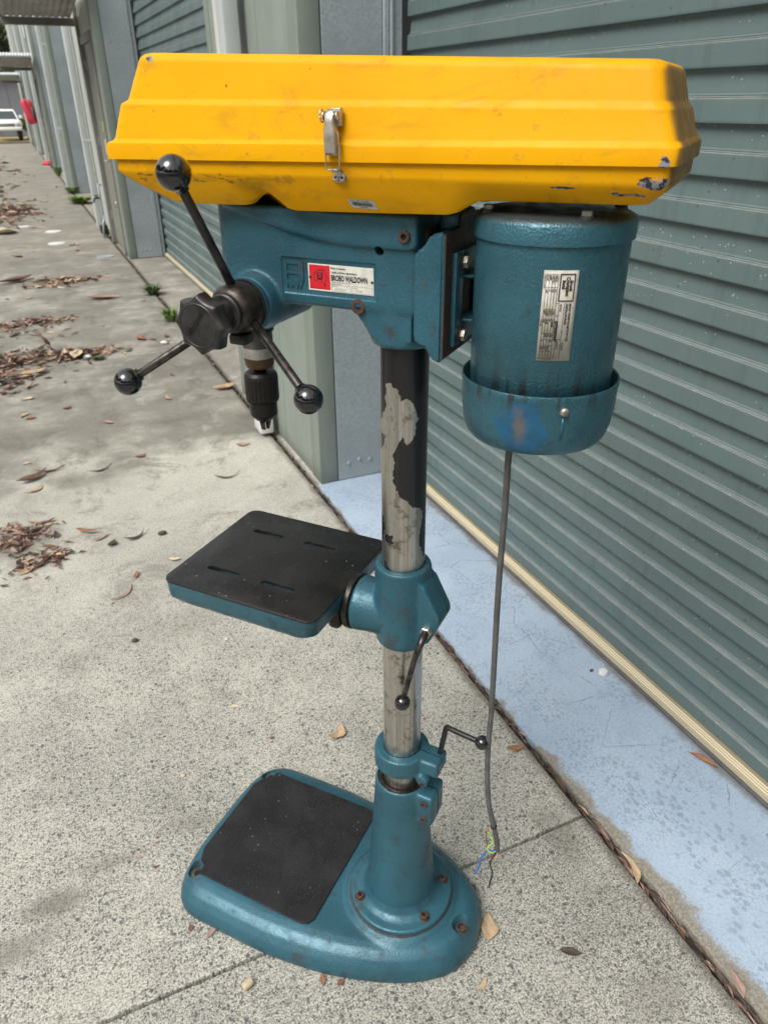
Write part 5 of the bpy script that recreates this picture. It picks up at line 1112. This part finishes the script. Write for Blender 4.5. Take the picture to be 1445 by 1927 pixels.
jb.data.polygons.foreach_set('material_index', idx); tag(jb, 'bark, twigs and dirt packed in the long joint beside the building', 'debris', None, 'stuff')
# weeds
M['grassg'] = leaf_m('weed_green', (.06, .12, .025), (.20, .27, .06)); M['grassd'] = leaf_m('weed_dark_green', (.035, .075, .025), (.11, .15, .05))
def weed(x, y, r_, h, n, m, label, w_=.008):
    r4 = random.Random(int(x*500+y*70)); bm = nb(); t = empty('weed', (x, y, -.004))
    for i in range(n):
        a = r4.uniform(0, 2*PI); b = Vector((math.cos(a), math.sin(a), 0)); o_ = b*r_*.25*r4.random(); L = r4.uniform(.5, 1); tip = o_+b*r_*L*r4.uniform(.4, 1)+Vector((0, 0, h*r4.uniform(.3, 1))); md = lerp(o_, tip, .55)+Vector((0, 0, h*.25)); s_ = Vector((-b.y, b.x, 0))*w_*r4.uniform(.6, 1.4)
        v = [bm.verts.new(p) for p in (o_-s_*.6, o_+s_*.6, md+s_, tip, md-s_)]; bm.faces.new((v[0], v[1], v[2], v[4])); bm.faces.new((v[4], v[2], v[3]))
    obj('foliage', bm, m, t, smooth=False); obj('root_tuft', lathe(nb(), [(0, r_*.12), (h*.1, r_*.1), (h*.18, r_*.02)], 8), LM['brown'], t); tag(t, label, 'weed'); return t
weed(.965, 7.50, .13, .10, 90, M['grassd'], 'dark green weed in the long joint farther from the camera than the bright tuft', .012)
weed(.935, 6.42, .12, .12, 130, M['grassg'], 'bright green grass tuft growing by the joint left of the feed knob', .006)
weed(.97, 17.6, .22, .16, 90, M['grassg'], 'bright weed at the foot of the far corner post', .012); weed(1.0, 22.3, .18, .25, 80, M['grassg'], 'small weed clump at the foot of the farthest posts', .012)
weed(.98, 15.7, .35, .14, 140, M['grassg'], 'sprawling weed patch in the joint before the third bay', .02)
weed(.27, 5.56, .07, .03, 120, M['grassd'], 'low moss like tuft in the slab joint at the end of the second litter heap', .006)
# white discs lying on the far slabs
M['white'] = simple('white_plastic', (.62, .62, .60), .5, 0, .1, 20)
for x, y, r_, l in ((-.05, 12.93, .09, 'white round disc farthest left on the distant slab'), (.332, 12.2, .11, 'white round disc right of the farthest left one on the distant slab'), (.308, 11.06, .11, 'white round disc nearest the camera on the distant slab')):
    tag(obj('white_disc', lathe(nb(), [(0, r_), (.008, r_), (.012, r_-.01)], 32, (x, y, 0)), M['white'], auto=40), l, 'disc')
tag(obj('drain_cover', lathe(nb(), [(0, .10), (.008, .10), (.010, .09), (.006, .08)], 32, (.78, 9.8, 0)), M['galv'], auto=40), 'small grey metal cover ring set in the slab near the second corner post', 'drain cover')
# bottle cap on the blue paint
cp_ = empty('bottle_cap', (1.378, 1.375, .0015)); tag(cp_, 'white plastic bottle cap lying on the pale blue paint', 'bottle cap')
obj('cap_rim', lathe(nb(), [(0, .0142), (.001, .0150), (.008, .0146), (.0095, .0135)], 96, rf=lambda a, h: 1-.012*(math.sin(a*32) > 0)), M['white'], cp_, auto=35)
obj('cap_disc', lathe(nb(), [(.0095, .0134), (.0102, .0130), (.0102, .010)], 48), M['white'], cp_)
# pebbles and odd bits
tag(obj('wood_plug', lathe(nb(), [(0, .0075), (.004, .0085), (.018, .0085), (.022, .007)], 14, (.083, .908, .008), (.8, .25, .1)), LM['cream'], auto=40), 'short cream wooden plug lying in front of the drill base by the slab joint', 'wood plug')
def stone(x, y, r_, m, label, zf=.5):
    bm = nb(); bmesh.ops.create_icosphere(bm, subdivisions=2, radius=1)
    for v in bm.verts: v.co *= 1+.25*mnoise.noise(v.co*1.3+Vector((x*9, y*7, 0)))
    for v in bm.verts: v.co = Vector((v.co.x*r_, v.co.y*r_*.8, v.co.z*r_*zf+r_*zf*.8))
    o = obj('pebble', bm, m); o.location = (x, y, 0); tag(o, label, 'pebble')
stone(.195, 1.375, .008, LM['dark'], 'small black pebble left of the base work plate'); stone(.045, 2.17, .012, LM['dark'], 'round grey brown pebble in front of the nearest litter pile'); stone(.255, 2.86, .018, LM['dark'], 'brown gum nut left of the far corner of the drill table')
stone(.08, 1.52, .007, LM['cream'], 'tiny cream pebble on the pale concrete left of the base'); stone(1.352, 1.40, .007, LM['dark'], 'tiny dark crumb just left of the white bottle cap'); stone(.33, 2.05, .006, M['white'], 'tiny white chip on the concrete left of the column')
stone(.205, 5.62, .03, M['white'], 'white pebble beside the second slab joint'); stone(.77, 5.75, .03, M['white'], 'second white pebble, nearer the building, beside the slab joint')
